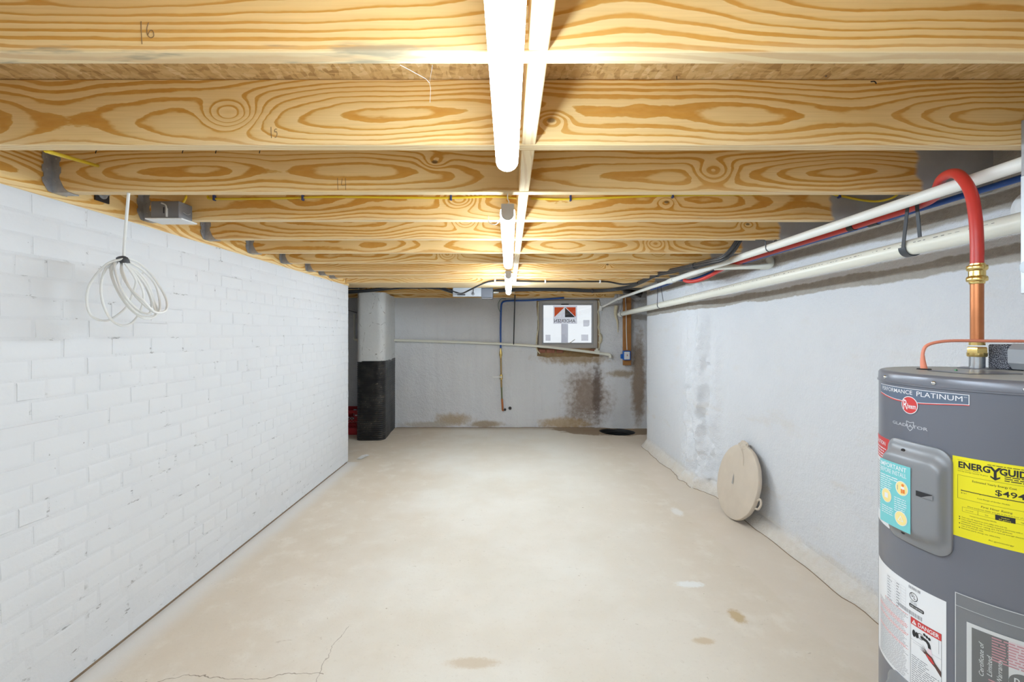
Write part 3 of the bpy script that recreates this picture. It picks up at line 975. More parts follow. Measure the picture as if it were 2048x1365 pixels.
# ------------------------------------------------------------------ cables on the joists
yj = 2.040
m = MB()
P = [at(415, 393, yj-.006), at(430, 398, yj-.006), at(560, 397, yj-.006), at(660, 394, yj-.006), at(800, 395.5, yj-.006), at(900, 396, yj-.006), at(985, 393.5, yj-.006), at(1036, 397, yj-.006)]
m.tube(P, .0052, 8, 5)
P = [at(1062, 397, yj-.006), at(1110, 398.5, yj-.006), at(1150, 398, yj-.006), at(1250, 394.5, yj-.006), at(1340, 391, yj-.006), at(1500, 389, yj-.006), at(1640, 386.5, yj-.006), at(1680, 392, yj-.006), at(1720, 400, yj-.008), at(1755, 403, yj-.02), at(1785, 396, yj-.06), at(1800, 384, yj-.08)]
m2 = MB(); m2.tube(P, .0052, 8, 5)
t = thing('yellow_cable', at(1000, 397, yj-.006), 'yellow electrical cable stapled along a joist between the first two strip lights', 'cable')
obj('cable_run', m, YELLOW, t, True); obj('cable_run', m2, YELLOW, t, True)
for px, py in ((429, 396), (606, 396), (902, 395.5), (1141, 397), (1345, 391), (1678, 391)):
    p = at(px, py, yj-.007); s_ = MB()
    s_.bbox(p.x-.0045, p.x+.0045, yj-.016, yj-.0005, p.z-.013, p.z+.013, .0015)
    s_.lathe([(.003, 0), (.003, .002)], (p.x, yj-.016, p.z-.009), (0, -1, 0), 8)
    obj('cable_staple', s_, STAPLE, t, label='dark blue cable staple')
m = MB()
m.tube([at(92, 302, 1.27), at(130, 313, 1.40), at(165, 323, 1.53), at(196, 332, 1.634)], .0058, 8, 5)
tag(obj('yellow_cable', m, YELLOW, smooth=True), 'short slanting yellow cable entering a joist beside the steel hanger', 'cable')
# grey junction box with white cover, at the joist near the coil
t = thing('junction_box', at(333, 440, 2.0), 'grey plastic junction box with white bottom cover beside a joist hanger', 'junction box')
p0 = at(301, 402, 1.955); p1 = at(358, 437, 1.955)
m = MB(); m.bbox(p0.x, p1.x, 1.955, 2.039, p1.z, p0.z, .004, 2); obj('box_body', m, BOX_GREY, t)
m = MB(); m.bbox(p0.x-.016, p1.x+.022, 1.942, 2.0395, p1.z-.007, p1.z-.0005, .002); obj('cover', m, PLATE_W, t, label='white cover plate')
m = MB(); xc = (p0.x+p1.x)/2
m.tube([(xc-.013, 1.953, p0.z-.010), (xc+.004, 1.953, p0.z-.018), (xc+.009, 1.953, p0.z-.034), (xc+.009, 1.953, p1.z+.006)], .0032, 6, 4)
m.tube([(xc+.014, 1.953, p0.z-.034), (xc+.014, 1.953, p1.z+.006)], .0016, 6)
obj('moulded_tab', m, plain('pale_grey_plastic', (.58, .57, .55), .5), t)
m = MB(); m.box(xc-.006, xc-.002, 1.9535, 1.956, p0.z-.055, p0.z-.028); obj('printed_mark', m, INK, t)
m = MB(); m.tube([(p1.x-.01, 1.99, p0.z-.004), (p1.x-.002, 2.0, p0.z+.030), (p1.x-.03, 2.034, p0.z+.055)], .0052, 8, 6); obj('cable_entry', m, YELLOW, t, True)
m = MB(); m.tube([(p1.x+.003, 1.975, p0.z-.045), (p1.x+.004, 2.0, p0.z-.050), (p1.x+.004, 2.02, p0.z-.040)], .002, 6, 4); obj('wire_clamp', m, GALV, t)

# hanging coil of white cable
def zc3(x, y, d): return at(150 + x/4.708, 380 + y/4.708, 1.70 + d)
t = thing('cable_coil', zc3(440, 690, 0), 'coil of white cable taped and hanging from a joist by the brick wall', 'cable')
m = MB(); m.tube([zc3(505, 28, -.058), zc3(490, 200, -.04), zc3(472, 420, -.01), zc3(462, 560, 0), zc3(458, 640, 0)], .0050, 8, 5); obj('cable_drop', m, CABLE_W, t, True)
loops = [
 [(455,650),(300,700),(150,870),(110,1030),(150,1180),(280,1235),(400,1180),(500,1080),(570,900),(560,820),(470,690)],
 [(370,665),(280,760),(245,920),(270,1090),(340,1220),(440,1280),(540,1250),(620,1130),(645,980),(590,840),(470,690)],
 [(400,660),(335,760),(400,950),(500,1100),(600,1185),(680,1212),(760,1180),(740,1080),(690,940),(610,820),(475,690)],
 [(405,665),(350,780),(415,950),(515,1095),(610,1175),(690,1198),(775,1160),(750,1060),(700,920),(620,800),(475,685)],
 [(430,670),(460,800),(540,960),(660,1090),(770,1160),(800,1080),(760,900),(640,760),(480,660)],
 [(440,670),(440,780),(520,930),(640,1040),(750,1150),(850,1140),(865,1060),(820,950),(720,800),(600,690),(480,640)],
 [(415,665),(370,720),(420,900),(480,1010),(590,1130),(700,1165),(720,1060),(660,900),(570,780),(470,680)]]
for i, lp in enumerate(loops):
    n = len(lp); dd = .035 + .012*i
    P = [zc3(x, y, -math.sin(2*math.pi*k/(n-1))*dd + (i-3)*.006) for k, (x, y) in enumerate(lp)]
    m = MB(); m.tube(P, .0043, 8, 5); obj('cable_loop', m, CABLE_W, t, True)
m = MB(); m.tube([zc3(440, 650, -.004), zc3(330, 690, -.02), zc3(350, 795, -.03)], .0045, 8, 5); obj('cable_end', m, CABLE_W, t, True)
m = MB(); m.tube([zc3(395, 648, -.012), zc3(430, 645, -.012), zc3(465, 655, -.010), zc3(468, 685, -.008)], [.005, .017], 10, 4)
m.tube([zc3(440, 640, 0), zc3(462, 672, 0)], .013, 10); obj('tape', m, STRAP, t, True, label='black tape around the loops')

# ------------------------------------------------------------------ pipes along the right wall
def tube_obj(name, pts, r, mat, parent=None, sm=0, n=12, label=None):
    m = MB(); m.tube(pts, r, n, sm); return obj(name, m, mat, parent, True, label=label)
XU, ZU = 1.46, 1.842
t = thing('supply_pipe', (XU, 3.5, ZU), 'upper white plastic pipe running close under the joist ends', 'pipe')
tube_obj('pipe', [(XU, .2, ZU+.002), (XU, 1.5, ZU), (XU-.004, 3.0, ZU-.004), (XU, 3.95, ZU-.008)], .0205, WHITE_PVC, t, 0, 20)
m = MB(); m.lathe([(.0245, 0), (.0245, .09), (.021, .10), (.0205, .15)], (XU, 3.90, ZU-.008), (0, 1, 0), 20); obj('coupling', m, WHITE_PVC, t, True)
tube_obj('pipe', [(XU, 4.0, ZU-.008), (XU+.002, 5.0, ZU-.012), (XU-.005, 5.72, ZU-.018)], .0165, WHITE_PVC, t, 0, 16)
tube_obj('pipe', [(XU-.005, 5.70, ZU-.018), (XU-.03, 5.80, ZU-.03), (1.345, 6.28, 1.745), (1.318, 6.35, 1.735)], .0150, WHITE_PVC, t, 4, 14, 'shiny end length of the pipe')
m = MB(); m.lathe([(.019, 0), (.019, .05)], (XU-.012, 5.74, ZU-.024), (-.2, 1, -.2), 14); obj('coupling', m, WHITE_PVC, t, True)
m = MB(); m.lathe([(.021, -.02), (.021, .05)], (1.318, 6.33, 1.735), (-.05, .25, -1), 14); obj('elbow', m, WHITE_PVC, t, True)
# branch into the wall
tube_obj('branch', [(XU+.010, 3.16, ZU-.012), (1.60, 3.06, 1.822), (1.715, 2.975, 1.812)], .0195, CREAM_PVC, t, 0, 16)
tube_obj('elbow', [(1.70, 2.985, 1.813), (1.742, 2.958, 1.814), (1.752, 2.96, 1.84), (1.752, 2.97, 1.862)], .0235, CREAM_PVC, t, 4, 16)

t = thing('drain_pipe', (1.55, 3.5, 1.62), 'lower cream plastic drain pipe slung beside the white foundation wall', 'pipe')
lp = lambda y: Vector((1.55 - .004*math.sin(y), y, 1.715 - .0147*y))
tube_obj('pipe', [lp(y) for y in (.2, 1.0, 2.0, 3.0, 4.0, 5.0, 6.10)], .0305, CREAM_PVC, t, 0, 24)
m = MB(); m.lathe([(.036, 0), (.036, .10), (.032, .12)], lp(6.06), (0, 1, -.0147), 20); obj('end_fitting', m, WHITE_PVC, t, True)
# printed line along the pipe
m = MB(); rnd = random.Random(3); y = 1.38
while y < 4.6:
    ln = rnd.uniform(.006, .018)
    if rnd.random() < .74:
        a = R(160); c = lp(y); c2 = lp(y+ln)
        nrm = Vector((math.cos(a), 0, math.sin(a))); tg = Vector((-math.sin(a), 0, math.cos(a)))
        hh = rnd.uniform(.0008, .0022)
        m.add([c+nrm*.0309-tg*hh, c2+nrm*.0309-tg*hh, c2+nrm*.0309+tg*hh, c+nrm*.0309+tg*hh], [(0,1,2,3)])
    y += ln + rnd.uniform(.004, .014)
o = obj('printed_line', m, plain('faded_print', (.30, .29, .27), .5), t); o['kind'] = 'stuff'

def hanger(y, yj, wide, label, r_, c, top):
    """strap hook under a pipe, two legs up to the joist"""
    t = thing('pipe_hanger', (c.x, y, c.z - r_ - .003), label, 'pipe hanger')
    m = MB(); n = 18; pts = []
    R1 = r_ + .001; R2 = r_ + .0045
    out = []; inn = []
    for k in range(n+1):
        a = math.pi + math.pi*k/n
        out.append((c.x + R2*math.cos(a), y - wide/2, c.z + R2*math.sin(a)))
        inn.append((c.x + R1*math.cos(a), y - wide/2, c.z + R1*math.sin(a)))
    m.prism(out + inn[::-1], (0, wide, 0)); obj('saddle', m, STRAP, t, False)
    for sx in (-1, 1):
        m = MB()
        m.bar((c.x + sx*R2*.98, y - wide*.2, c.z - .004), (top[0] + sx*.012, top[1], top[2]), .003, min(wide, .014), up=(0, 1, 0))
        obj('strap', m, STRAP, t)
    return t
hanger(1.700, 1.632, .030, 'black strap hanger holding the drain pipe near the red pipe arch', .0305, lp(1.70), (1.530, 1.6745, 1.90))
hanger(4.53, 4.565, .010, 'thin wire hanger holding the drain pipe near the lumpy wall step', .0305, lp(4.53), (1.548, 4.555, 1.892))
hanger(6.02, 6.0, .010, 'black clip on the drain pipe at the wooden post', .0305, lp(6.02), (1.55, 5.895, 1.893))
# J hooks for the supply pipe
def jhook(y, label, zz=ZU, rr=.0205, w_=.008):
    m = MB(); P = [(XU-rr-.060, y, ZJ-.002), (XU-rr-.012, y, ZJ-.002), (XU-rr-.004, y, ZJ-.008)]
    for k in range(9):
        a = math.pi + math.pi*k/8
        P.append((XU + (rr+.003)*math.cos(a), y, zz + (rr+.003)*math.sin(a)))
    P += [(XU+rr+.003, y, ZJ-.004), (XU+rr+.018, y, ZJ-.002)]
    for a, b in zip(P[:-1], P[1:]): m.bar(a, b, w_, .0025, up=(0, 0, 1) if abs(a[2]-b[2]) < abs(a[0]-b[0]) else (1, 0, 0))
    tag(obj('pipe_hook', m, STRAP), label, 'pipe hook')
jhook(2.471, 'dark steel hook holding the white supply pipe under a joist', ZU-.003)
jhook(5.87, 'dark hook on the shiny end of the supply pipe', ZU-.030, .0165)

# blue and red water pipes
blue_p = [(1.625, .3, 1.853), (1.622, 1.4, 1.852), (1.62, 2.2, 1.850), (1.615, 3.0, 1.848), (1.60, 3.45, 1.842), (1.578, 3.62, 1.826), (1.555, 3.80, 1.818), (1.535, 3.95, 1.838), (1.53, 4.1, 1.85), (1.60, 4.4, 1.853), (1.61, 5.0, 1.853)]
tag(tube_obj('blue_water_pipe', blue_p, .0110, BLUE_PEX, None, 5, 12), 'blue plastic water pipe running beside the red one under the joists', 'pipe')
red_arch = [(1.378, 1.300, 1.562), (1.378, 1.300, 1.62), (1.379, 1.305, 1.70), (1.385, 1.325, 1.785), (1.405, 1.375, 1.850), (1.432, 1.430, 1.878), (1.462, 1.490, 1.884), (1.500, 1.545, 1.872), (1.545, 1.60, 1.856), (1.578, 1.70, 1.8525), (1.588, 1.90, 1.8535), (1.592, 2.10, 1.853), (1.592, 2.6, 1.853), (1.588, 3.0, 1.851), (1.575, 3.25, 1.835), (1.550, 3.45, 1.80), (1.518, 3.58, 1.785), (1.49, 3.66, 1.79), (1.478, 3.72, 1.806)]
t = thing('red_water_pipe', (1.378, 1.30, 1.50), 'red plastic water pipe arching from the heater up over the white pipe', 'pipe')
tube_obj('pipe', red_arch, .0150, RED_PEX, t, 6, 16)
# brass push coupling, copper riser, union and nipple down to the tank
m = MB(); o3 = (1.378, 1.300, 1.505)
m.lathe([(.0165, 0), (.0175, .004), (.0175, .006), (.0225, .008), (.0235, .011), (.0235, .018), (.0215, .022), (.0185, .024), (.0185, .038), (.0215, .040), (.0235, .044), (.0235, .051), (.0225, .054), (.0175, .056), (.0175, .060)], o3, (0,0,1), 28)
obj('push_coupling', m, BRASS, t, True, label='brass push-fit coupling')
tube_obj('copper_riser', [(1.378, 1.30, 1.34), (1.378, 1.30, 1.506)], .0148, COPPER, t, 0, 20, 'copper riser')
m = MB(); m.lathe([(.0175, .0), (.0175, .016)], (1.378, 1.30, 1.325), (0,0,1), 20); m.lathe([(.0235, 0), (.0235, .014), (.0215, .018)], (1.378, 1.30, 1.302), (0,0,1), 6)
m.lathe([(.0205, 0), (.022, .003), (.022, .012)], (1.378, 1.30, 1.291), (0,0,1), 24)
obj('union', m, BRASS, t, True, label='brass union nut')
m = MB(); m.lathe([(.0175, 0), (.0175, .036)], (1.378, 1.30, 1.256), (0,0,1), 24); obj('nipple', m, ZINC, t, True, label='zinc nipple')
# clips holding both pipes
m = MB(); m.lathe([(.0185, 0), (.0185, .034)], (1.592, 2.03, 1.853), (0,1,0), 14); m.box(1.578, 1.604, 2.041, 2.063, 1.868, ZJ+.0005)
tag(obj('pipe_clip', m, BLACK), 'black clip around the red water pipe under a joist', 'clip')
m = MB(); m.lathe([(.0145, 0), (.0145, .05)], (1.620, 1.935, 1.8505), (0,1,0), 14); m.box(1.610, 1.632, 1.965, 1.985, 1.840, 1.858)
tag(obj('pipe_clip', m, BLACK), 'black clip around the blue water pipe', 'clip')

# light steel box and round white flange at the frame's right edge
t = thing('disconnect_box', (1.419, 1.166, 1.467), 'pale steel electrical box hung from a joist above the water heater', 'electrical box')
m = MB(); m.bbox(1.402, 1.436, 1.120, 1.212, 1.467, 1.792, .003); obj('box_body', m, STEEL_L, t)
m = MB(); m.lathe([(.017, 0), (.017, .0012), (.0145, .0014)], (1.402, 1.196, 1.540), (-1,0,0), 24); obj('knockout', m, plain('knockout_grey', (.42, .45, .48), .4, .4), t)
m = MB(); m.box(1.422, 1.436, 1.2125, 1.2255, 1.70, 1.95); obj('hanger_strap', m, GALV, t)
m = MB(); m.lathe([(.058, 0), (.058, .006), (.030, .010), (.024, .030)], (1.775, 1.50, 1.790), (-1, 0, 0), 32)
tag(obj('wall_flange', m, PLATE_W, smooth=True), 'round white plastic flange on the wall beside the electrical box', 'flange')

# ------------------------------------------------------------------ water heater
HX, HY, HR, HT = 1.295, 1.150, .255, 1.255
heater = thing('water_heater', (HX, HY, 0), 'tall grey electric tank water heater covered in stickers', 'water heater')
def cyl(th, z, off=0.0):
    a = R(th); return Vector((HX + (HR+off)*math.cos(a), HY + (HR+off)*math.sin(a), z))
m = MB(); m.lathe([(.235, .0), (.240, .004), (.240, .03), (HR, .034), (HR, HT-.030)], (HX, HY, 0), (0,0,1), 96); obj('tank_jacket', m, TANK, heater, True)
m = MB(); m.lathe([(HR+.0005, HT-.0315), (HR+.0030, HT-.031), (HR+.0030, HT-.0275), (HR+.0012, HT-.026), (HR+.0005, HT-.007), (HR-.003, HT-.002), (HR-.009, HT), (.24, HT+.0002)], (HX, HY, 0), (0,0,1), 96)
lid = obj('lid', m, LID, heater, True)
m = MB(); m.lathe([(.2425, HT-.002), (.2405, HT+.0006), (.10, HT+.001), (.02, HT+.001)], (HX, HY, 0), (0,0,1), 96); obj('lid_top', m, plain('lit_lid_top', (.40, .40, .38), .45), lid, True)  # lid top coloured paler to stand for light glancing off it
for th in (160, 194, 228, 262, 120):
    c = cyl(th, HT-.018); d = Vector((math.cos(R(th)), math.sin(R(th)), 0)); s_ = MB()
    s_.lathe([(.0055, 0), (.0055, .002), (.004, .004), (.0015, .005)], c, d, 12); obj('screw', s_, ZINC, lid, True)
m = MB(); m.bbox(1.16, 1.30, 1.115, 1.225, HT+.0012, HT+.0030, .0008); jp = obj('wiring_cover', m, LID, lid)
m = MB(); m.lathe([(.004, 0), (.003, .004)], (1.215, 1.20, HT+.003), (0,0,1), 6); obj('ground_screw', m, plain('green_screw', (.10, .25, .14), .4, .4), lid)
m = MB(); m.lathe([(.017, 0), (.015, .003)], (1.192, 1.268, HT+.001), (0,0,1), 16); obj('grommet', m, BLACK, lid)
m = MB(); m.lathe([(.042, 0), (.042, .002), (.034, .004)], (1.378, 1.30, HT+.0008), (0,0,1), 28); obj('pipe_collar', m, LID, lid)

# covers over the thermostats: rounded, swelling plates
def rrect(w, h, r, n=8):
    pts = []
    for (cx, cy, a0) in ((w/2-r, h/2-r, 0), (-w/2+r, h/2-r, 90), (-w/2+r, -h/2+r, 180), (w/2-r, -h/2+r, 270)):
        for k in range(n+1):
            a = R(a0 + 90*k/n); pts.append((cx + r*math.cos(a), cy + r*math.sin(a)))
    # subdivide the straight edges so that they follow the tank
    out = []
    for i, p in enumerate(pts):
        q = pts[(i+1) % len(pts)]; out.append(p)
        L = math.hypot(q[0]-p[0], q[1]-p[1]); k = int(L/.02)
        for j in range(1, k+1): out.append((p[0]+(q[0]-p[0])*j/(k+1), p[1]+(q[1]-p[1])*j/(k+1)))
    return out
def cover(th, zc, w, h, name, lab=None):
    base = rrect(w, h, .032)
    # insets shrink the outline; offsets raise it
    prof = [(0, .0), (0, .006), (.003, .008), (.012, .0100), (.020, .0125), (.028, .019), (.036, .0265), (.044, .0300), (.052, .031)]
    N = len(base); m = MB()
    for (ins, off) in prof:
        kx = (w/2 - ins*.34)/(w/2); ky = (h/2 - ins*1.0)/(h/2)
        for (x, y) in base: m.v.append(cyl(th + math.degrees(x*kx/HR), zc + y*ky, off))
    for i in range(len(prof)-1):
        for k in range(N): m.f.append((i*N+k, i*N+(k+1) % N, (i+1)*N+(k+1) % N, (i+1)*N+k))
    # curved crown: strips across the top outline, closed with a sampled grid
    ins, off = prof[-1]
    kx = (w/2 - ins*.34)/(w/2); ky = (h/2 - ins*1.0)/(h/2); i0 = (len(prof)-1)*N
    for s_ in (.8, .55, .3, .1):
        for (x, y) in base: m.v.append(cyl(th + math.degrees(x*kx*s_/HR), zc + y*ky*s_, off + .0005*(1-s_)))
    for q in range(4):
        a = i0 + q*N
        for k in range(N): m.f.append((a+k, a+(k+1) % N, a+N+(k+1) % N, a+N+k))
    m.f.append(tuple(i0 + 4*N + k for k in range(N)))
    return obj(name, m, COVER, heater, True, label=lab)
cv = cover(184.3, .948, .162, .262, 'upper_cover', 'grey plastic thermostat cover')
cv2 = cover(184.3, .310, .162, .285, 'lower_cover')
# slot and screws of the upper cover
def patch(th0, th1, z0, z1, off, n=8):
    m = MB()
    for k in range(n+1):
        th = th0 + (th1-th0)*k/n
        m.v += [cyl(th, z0, off), cyl(th, z1, off)]
    m.f = [(2*k, 2*k+2, 2*k+3, 2*k+1) for k in range(n)]
    return m
m = MB()
a0, a1, b0, b1 = 190.3, 197.3, .9560, .9690
pa = [cyl(a0+k_*(a1-a0)/6, b0, .0326) for k_ in range(7)] + [cyl(a1-k_*(a1-a0)/6, b1, .0326) for k_ in range(7)]
m.add(pa, [(k_, k_+1, 12-k_, 13-k_) for k_ in range(6)]); obj('slot', m, plain('slot_dark', (.02, .02, .024), .6), cv)
m = MB(); m.add([cyl(a0+2.2, b0-.0005, .0330), cyl(a1+.2, b0-.0005, .0330), cyl(a1+.2, b1-.001, .0330), cyl((a0+a1)/2+1.2, (b0+b1)/2, .0332)], [(0, 1, 3), (1, 2, 3)])
obj('slot_ramp', m, COVER, cv)
for (th, z, of) in ((180.5, 1.055, .0145), (180.5, .843, .0145)):
    m = MB(); d = Vector((math.cos(R(th)), math.sin(R(th)), 0)); m.lathe([(.0055, 0), (.005, .0025)], cyl(th, z, of), d, 14); obj('screw', m, NAIL, cv)

# ---- stickers: small layouts wrapped on the tank
class Sheet:
    """layout in metres, x to the right and y down from the top left corner, wrapped on the tank"""
    def __init__(s, name, th0, ztop, w, h, off, mat, parent, label=None, corner=0.0):
        s.th0, s.z, s.w, s.h, s.off = th0, ztop, w, h, off
        m = MB(); s.layers = {}
        n = max(4, int(w/.008))
        for k in range(n+1):
            m.v += [s.P(w*k/n, h, 0), s.P(w*k/n, 0, 0)]
        m.f = [(2*k, 2*k+2, 2*k+3, 2*k+1) for k in range(n)]
        s.o = obj(name, m, mat, parent, True, label=label)
    def P(s, x, y, lift):
        return cyl(s.th0 + math.degrees(x/HR), s.z - y, s.off + lift)
    def L(s, mat, name, lv):
        k = (mat.name, name, lv)
        if k not in s.layers: s.layers[k] = (MB(), mat)
        return s.layers[k][0]
    def rect(s, x0, y0, x1, y1, mat, name='print', lv=1):
        m = s.L(mat, name, lv); n = max(1, int(abs(x1-x0)/.010)); v = []
        for k in range(n+1):
            x = x0 + (x1-x0)*k/n; v += [s.P(x, y1, .0003*lv), s.P(x, y0, .0003*lv)]
        m.add(v, [(2*k, 2*k+2, 2*k+3, 2*k+1) for k in range(n)])
    def frame(s, x0, y0, x1, y1, t, mat, name='print', lv=1):
        s.rect(x0, y0, x1, y0+t, mat, name, lv); s.rect(x0, y1-t, x1, y1, mat, name, lv)
        s.rect(x0, y0, x0+t, y1, mat, name, lv); s.rect(x1-t, y0, x1, y1, mat, name, lv)
    def poly(s, pts, mat, name='print', lv=1):
        m = s.L(mat, name, lv); bm = bmesh.new()
        bm.faces.new([bm.verts.new((x, y, 0)) for x, y in pts]); bm.normal_update(); bmesh.ops.triangulate(bm, faces=bm.faces[:])
        for _ in range(4):
            es = [e for e in bm.edges if abs(e.verts[0].co.x - e.verts[1].co.x) > .0075]
            if not es: break
            bmesh.ops.subdivide_edges(bm, edges=es, cuts=1); bmesh.ops.triangulate(bm, faces=bm.faces[:])
        bm.verts.index_update()
        m.add([s.P(p.co.x, p.co.y, .0003*lv) for p in bm.verts], [tuple(p.index for p in f.verts)[::-1] for f in bm.faces]); bm.free()
    def disc(s, x, y, rx, ry, mat, name='print', lv=1, n=28):
        s.poly([(x + rx*math.cos(2*math.pi*k/n), y + ry*math.sin(2*math.pi*k/n)) for k in range(n)], mat, name, lv)
    def ring(s, x, y, r, t, mat, name='print', lv=1, n=28):
        m = s.L(mat, name, lv); v = []
        for k in range(n):
            a = 2*math.pi*k/n
            v += [s.P(x + r*math.cos(a), y + r*math.sin(a), .0003*lv), s.P(x + (r-t)*math.cos(a), y + (r-t)*math.sin(a), .0003*lv)]
        m.add(v, [(2*k, 2*k+1, 2*((k+1) % n)+1, 2*((k+1) % n)) for k in range(n)])
    def text(s, body, x, y, mat, w=None, h=None, name='print', lv=1, up=False, **k):
        """y is the baseline"""
        v, f = text2d(body, w, h, **k); m = s.L(mat, name, lv)
        if up: m.add([s.P(x - p[1], y - p[0], .0003*lv) for p in v], f)
        else: m.add([s.P(x + p[0], y - p[1], .0003*lv) for p in v], f)
    def lines(s, x0, y0, x1, n, pitch, t, mat, name='print', lv=1, rag=.2, seed=1):
        """rows of illegibly small print, word by word"""
        r_ = random.Random(seed)
        for i in range(n):
            x = x0; end = x1 - r_.random()*rag*(x1-x0)
            while x < end:
                w_ = r_.uniform(2.5, 8)*t; s.rect(x, y0+i*pitch, min(x+w_, end), y0+i*pitch+t, mat, name, lv); x += w_ + t*.9
    def done(s):
        for (mn, name, lv), (m, mat) in s.layers.items(): obj(name, m, mat, s.o)['kind'] = 'stuff'
        return s.o
WHITE = plain('label_white', (.80, .80, .82), .4); RED = plain('label_red', (.62, .05, .05), .4)
YEL = plain('label_yellow', (.86, .76, .015), .42); TEAL = plain('label_teal', (.18, .56, .58), .4); SAND = plain('label_sand', (.88, .72, .30), .4)
SLATE = plain('label_slate', (.12, .155, .22), .35); GREYP = plain('label_grey_print', (.30, .30, .32), .5); SILVER = plain('label_silver', (.55, .56, .60), .35)
ORG = plain('label_orange', (.80, .22, .04), .4); DARKG = plain('label_dark_grey', (.085, .085, .09), .45); PINK = plain('label_pink_print', (.62, .25, .30), .5)
LIPALE = plain('label_pale_pink', (.80, .66, .71), .45); HAND = plain('label_hand_brown', (.10, .05, .04), .5)

# name plate
w_ = R(208.8-153)*HR
S = Sheet('name_plate', 153, 1.2165, w_, .0240, .0006, SLATE, heater, 'slate name plate with red round emblem')
S.rect(0, 0, w_, .0014, WHITE); S.rect(w_-.0014, 0, w_, .0240, WHITE)
# lower edge sags towards the emblem, red band with a white line
N = 24; m = S.L(SLATE, 'plate_sag', 1); m2 = S.L(WHITE, 'white_line', 2); m3 = S.L(RED, 'red_line', 2)
def sag(u): return .0235 + .0135*math.sin(math.pi*min(1, u*1.02))**1.2 * (1-.35*u)
v = []; v2 = []; v3 = []
for k in range(N+1):
    u = k/N; x = u*w_
    v += [S.P(x, sag(u), .0003), S.P(x, .022, .0003)]
    v2 += [S.P(x, sag(u)+.0004, .0006), S.P(x, sag(u)-.0008, .0006)]
    v3 += [S.P(x, sag(u)+.0038*(1-.4*u), .0005), S.P(x, sag(u)+.0004, .0005)]
q = [(2*k, 2*k+2, 2*k+3, 2*k+1) for k in range(N)]
m.add(v, q); m2.add(v2, q); m3.add(v3, q)
S.text('PERFORMANCE', .014, .0155, WHITE, R(26.6)*HR, .0105, bold=.004, lv=2)
S.text('PLATINUM', R(185.2-153)*HR, .0170, WHITE, R(21)*HR, .0122, lv=2)
S.text('TM', R(206.6-153)*HR, .0082, WHITE, .006, .0028, lv=2)
cx, cy = R(181-153)*HR, 1.2165-1.1735
S.disc(cx, cy, .0228, .0228, WHITE, 'emblem', 3); S.disc(cx, cy, .0210, .0210, RED, 'emblem', 4)
S.text('R', cx-.0165, cy+.0120, WHITE, .012, .0250, 'emblem', 5); S.text('heem', cx-.0050, cy+.0085, WHITE, .0230, .0130, 'emblem', 5, bold=.01)
S.done()
S = Sheet('second_name_plate', 168.4, 1.132, .101, .026, .0004, TANK, heater)
S.text('GLADIATOR', .0, .0165, SILVER, .101, .0075, bold=.005)
sh = [(.047, .001), (.057, .004), (.067, .001), (.066, .014), (.0625, .020), (.057, .025), (.0515, .020), (.048, .014)]
for p, q_ in zip(sh, sh[1:] + sh[:1]):
    dx, dy = q_[0]-p[0], q_[1]-p[1]; L = math.hypot(dx, dy); nx, ny = -dy/L*.0008, dx/L*.0008
    S.poly([(p[0]+nx, p[1]+ny), (q_[0]+nx, q_[1]+ny), (q_[0]-nx, q_[1]-ny), (p[0]-nx, p[1]-ny)], SILVER)
S.done()
# red and white sticker behind the cover
S = Sheet('warning_strip', 138, 1.066, R(27)*HR, .245, .0006, WHITE, heater, 'red and white caution sticker')
S.rect(0, 0, R(27)*HR, .062, RED); S.lines(.01, .030, R(24)*HR, 4, .008, .003, WHITE, 'white_print', 2, seed=3); S.text('CAUTION', .02, .021, WHITE, .08, .010, 'white_print', 2, bold=.01)
S.lines(.012, .075, R(24)*HR, 20, .0072, .0026, GREYP, 'grey_print', 1, seed=4); S.done()
# teal sticker on the cover
w_ = R(187.9-169.3)*(HR)
S = Sheet('install_sticker', 169.3, 1.0215, w_, .168, .0330, TEAL, heater, 'teal sticker headed important')
S.text('IMPORTANT', .003, .017, WHITE, w_-.012, .0115, 'white_print', bold=.005)
S.text('BEFORE INSTALL', .003, .0315, WHITE, w_-.012, .0110, 'white_print')
S.lines(.003, .040, w_*.72, 2, .006, .0022, WHITE, 'white_print', seed=5); S.lines(.003, .052, w_*.47, 6, .0056, .0017, WHITE, 'white_print', seed=6)
S.lines(.044, .088, w_-.008, 7, .0056, .0018, WHITE, 'white_print', seed=7); S.lines(.006, .123, w_*.5, 4, .0056, .0018, WHITE, 'white_print', seed=8)
for (x, y, r_) in ((.063, .060, .0185), (.022, .094, .0185), (.061, .138, .0185)):
    S.disc(x, y, r_*.82, r_, WHITE, 'white_print', 2); S.disc(x, y, r_*.74, r_*.92, SAND, 'yellow_disc', 3)
x, y = .063, .060
S.disc(x+.003, y-.009, .0032, .0036, ORG, 'orange_figure', 4); S.rect(x-.001, y-.005, x+.007, y+.003, WHITE, 'white_print', 4)
S.rect(x-.001, y+.001, x+.0025, y+.012, ORG, 'orange_figure', 5); S.rect(x+.0035, y+.001, x+.008, y+.011, ORG, 'orange_figure', 5); S.rect(x-.010, y-.006, x-.0085, y+.006, GREYP, 'grey_print', 4)
S.rect(.017, .087, .027, .100, WHITE, 'white_print', 4)
S.poly([(.061, .130), (.068, .145), (.054, .145)], WHITE, 'white_print', 4); S.poly([(.061, .134), (.0655, .1435), (.0565, .1435)], SAND, 'yellow_disc', 5)
S.done()
# yellow energy label
w_ = .137
S = Sheet('energy_label', 202.2, 1.069, w_, .189, .0006, YEL, heater, 'yellow energy cost label')
S.text('U.S. Government', .009, .0085, INK, .020, .0016); S.lines(.058, .0068, .130, 1, .003, .0014, INK, rag=0, seed=9)
S.text('ENERG', .0105, .0255, INK, .0520, .0140, bold=.035); S.text('GUIDE', .0765, .0255, INK, .0500, .0140, bold=.035)
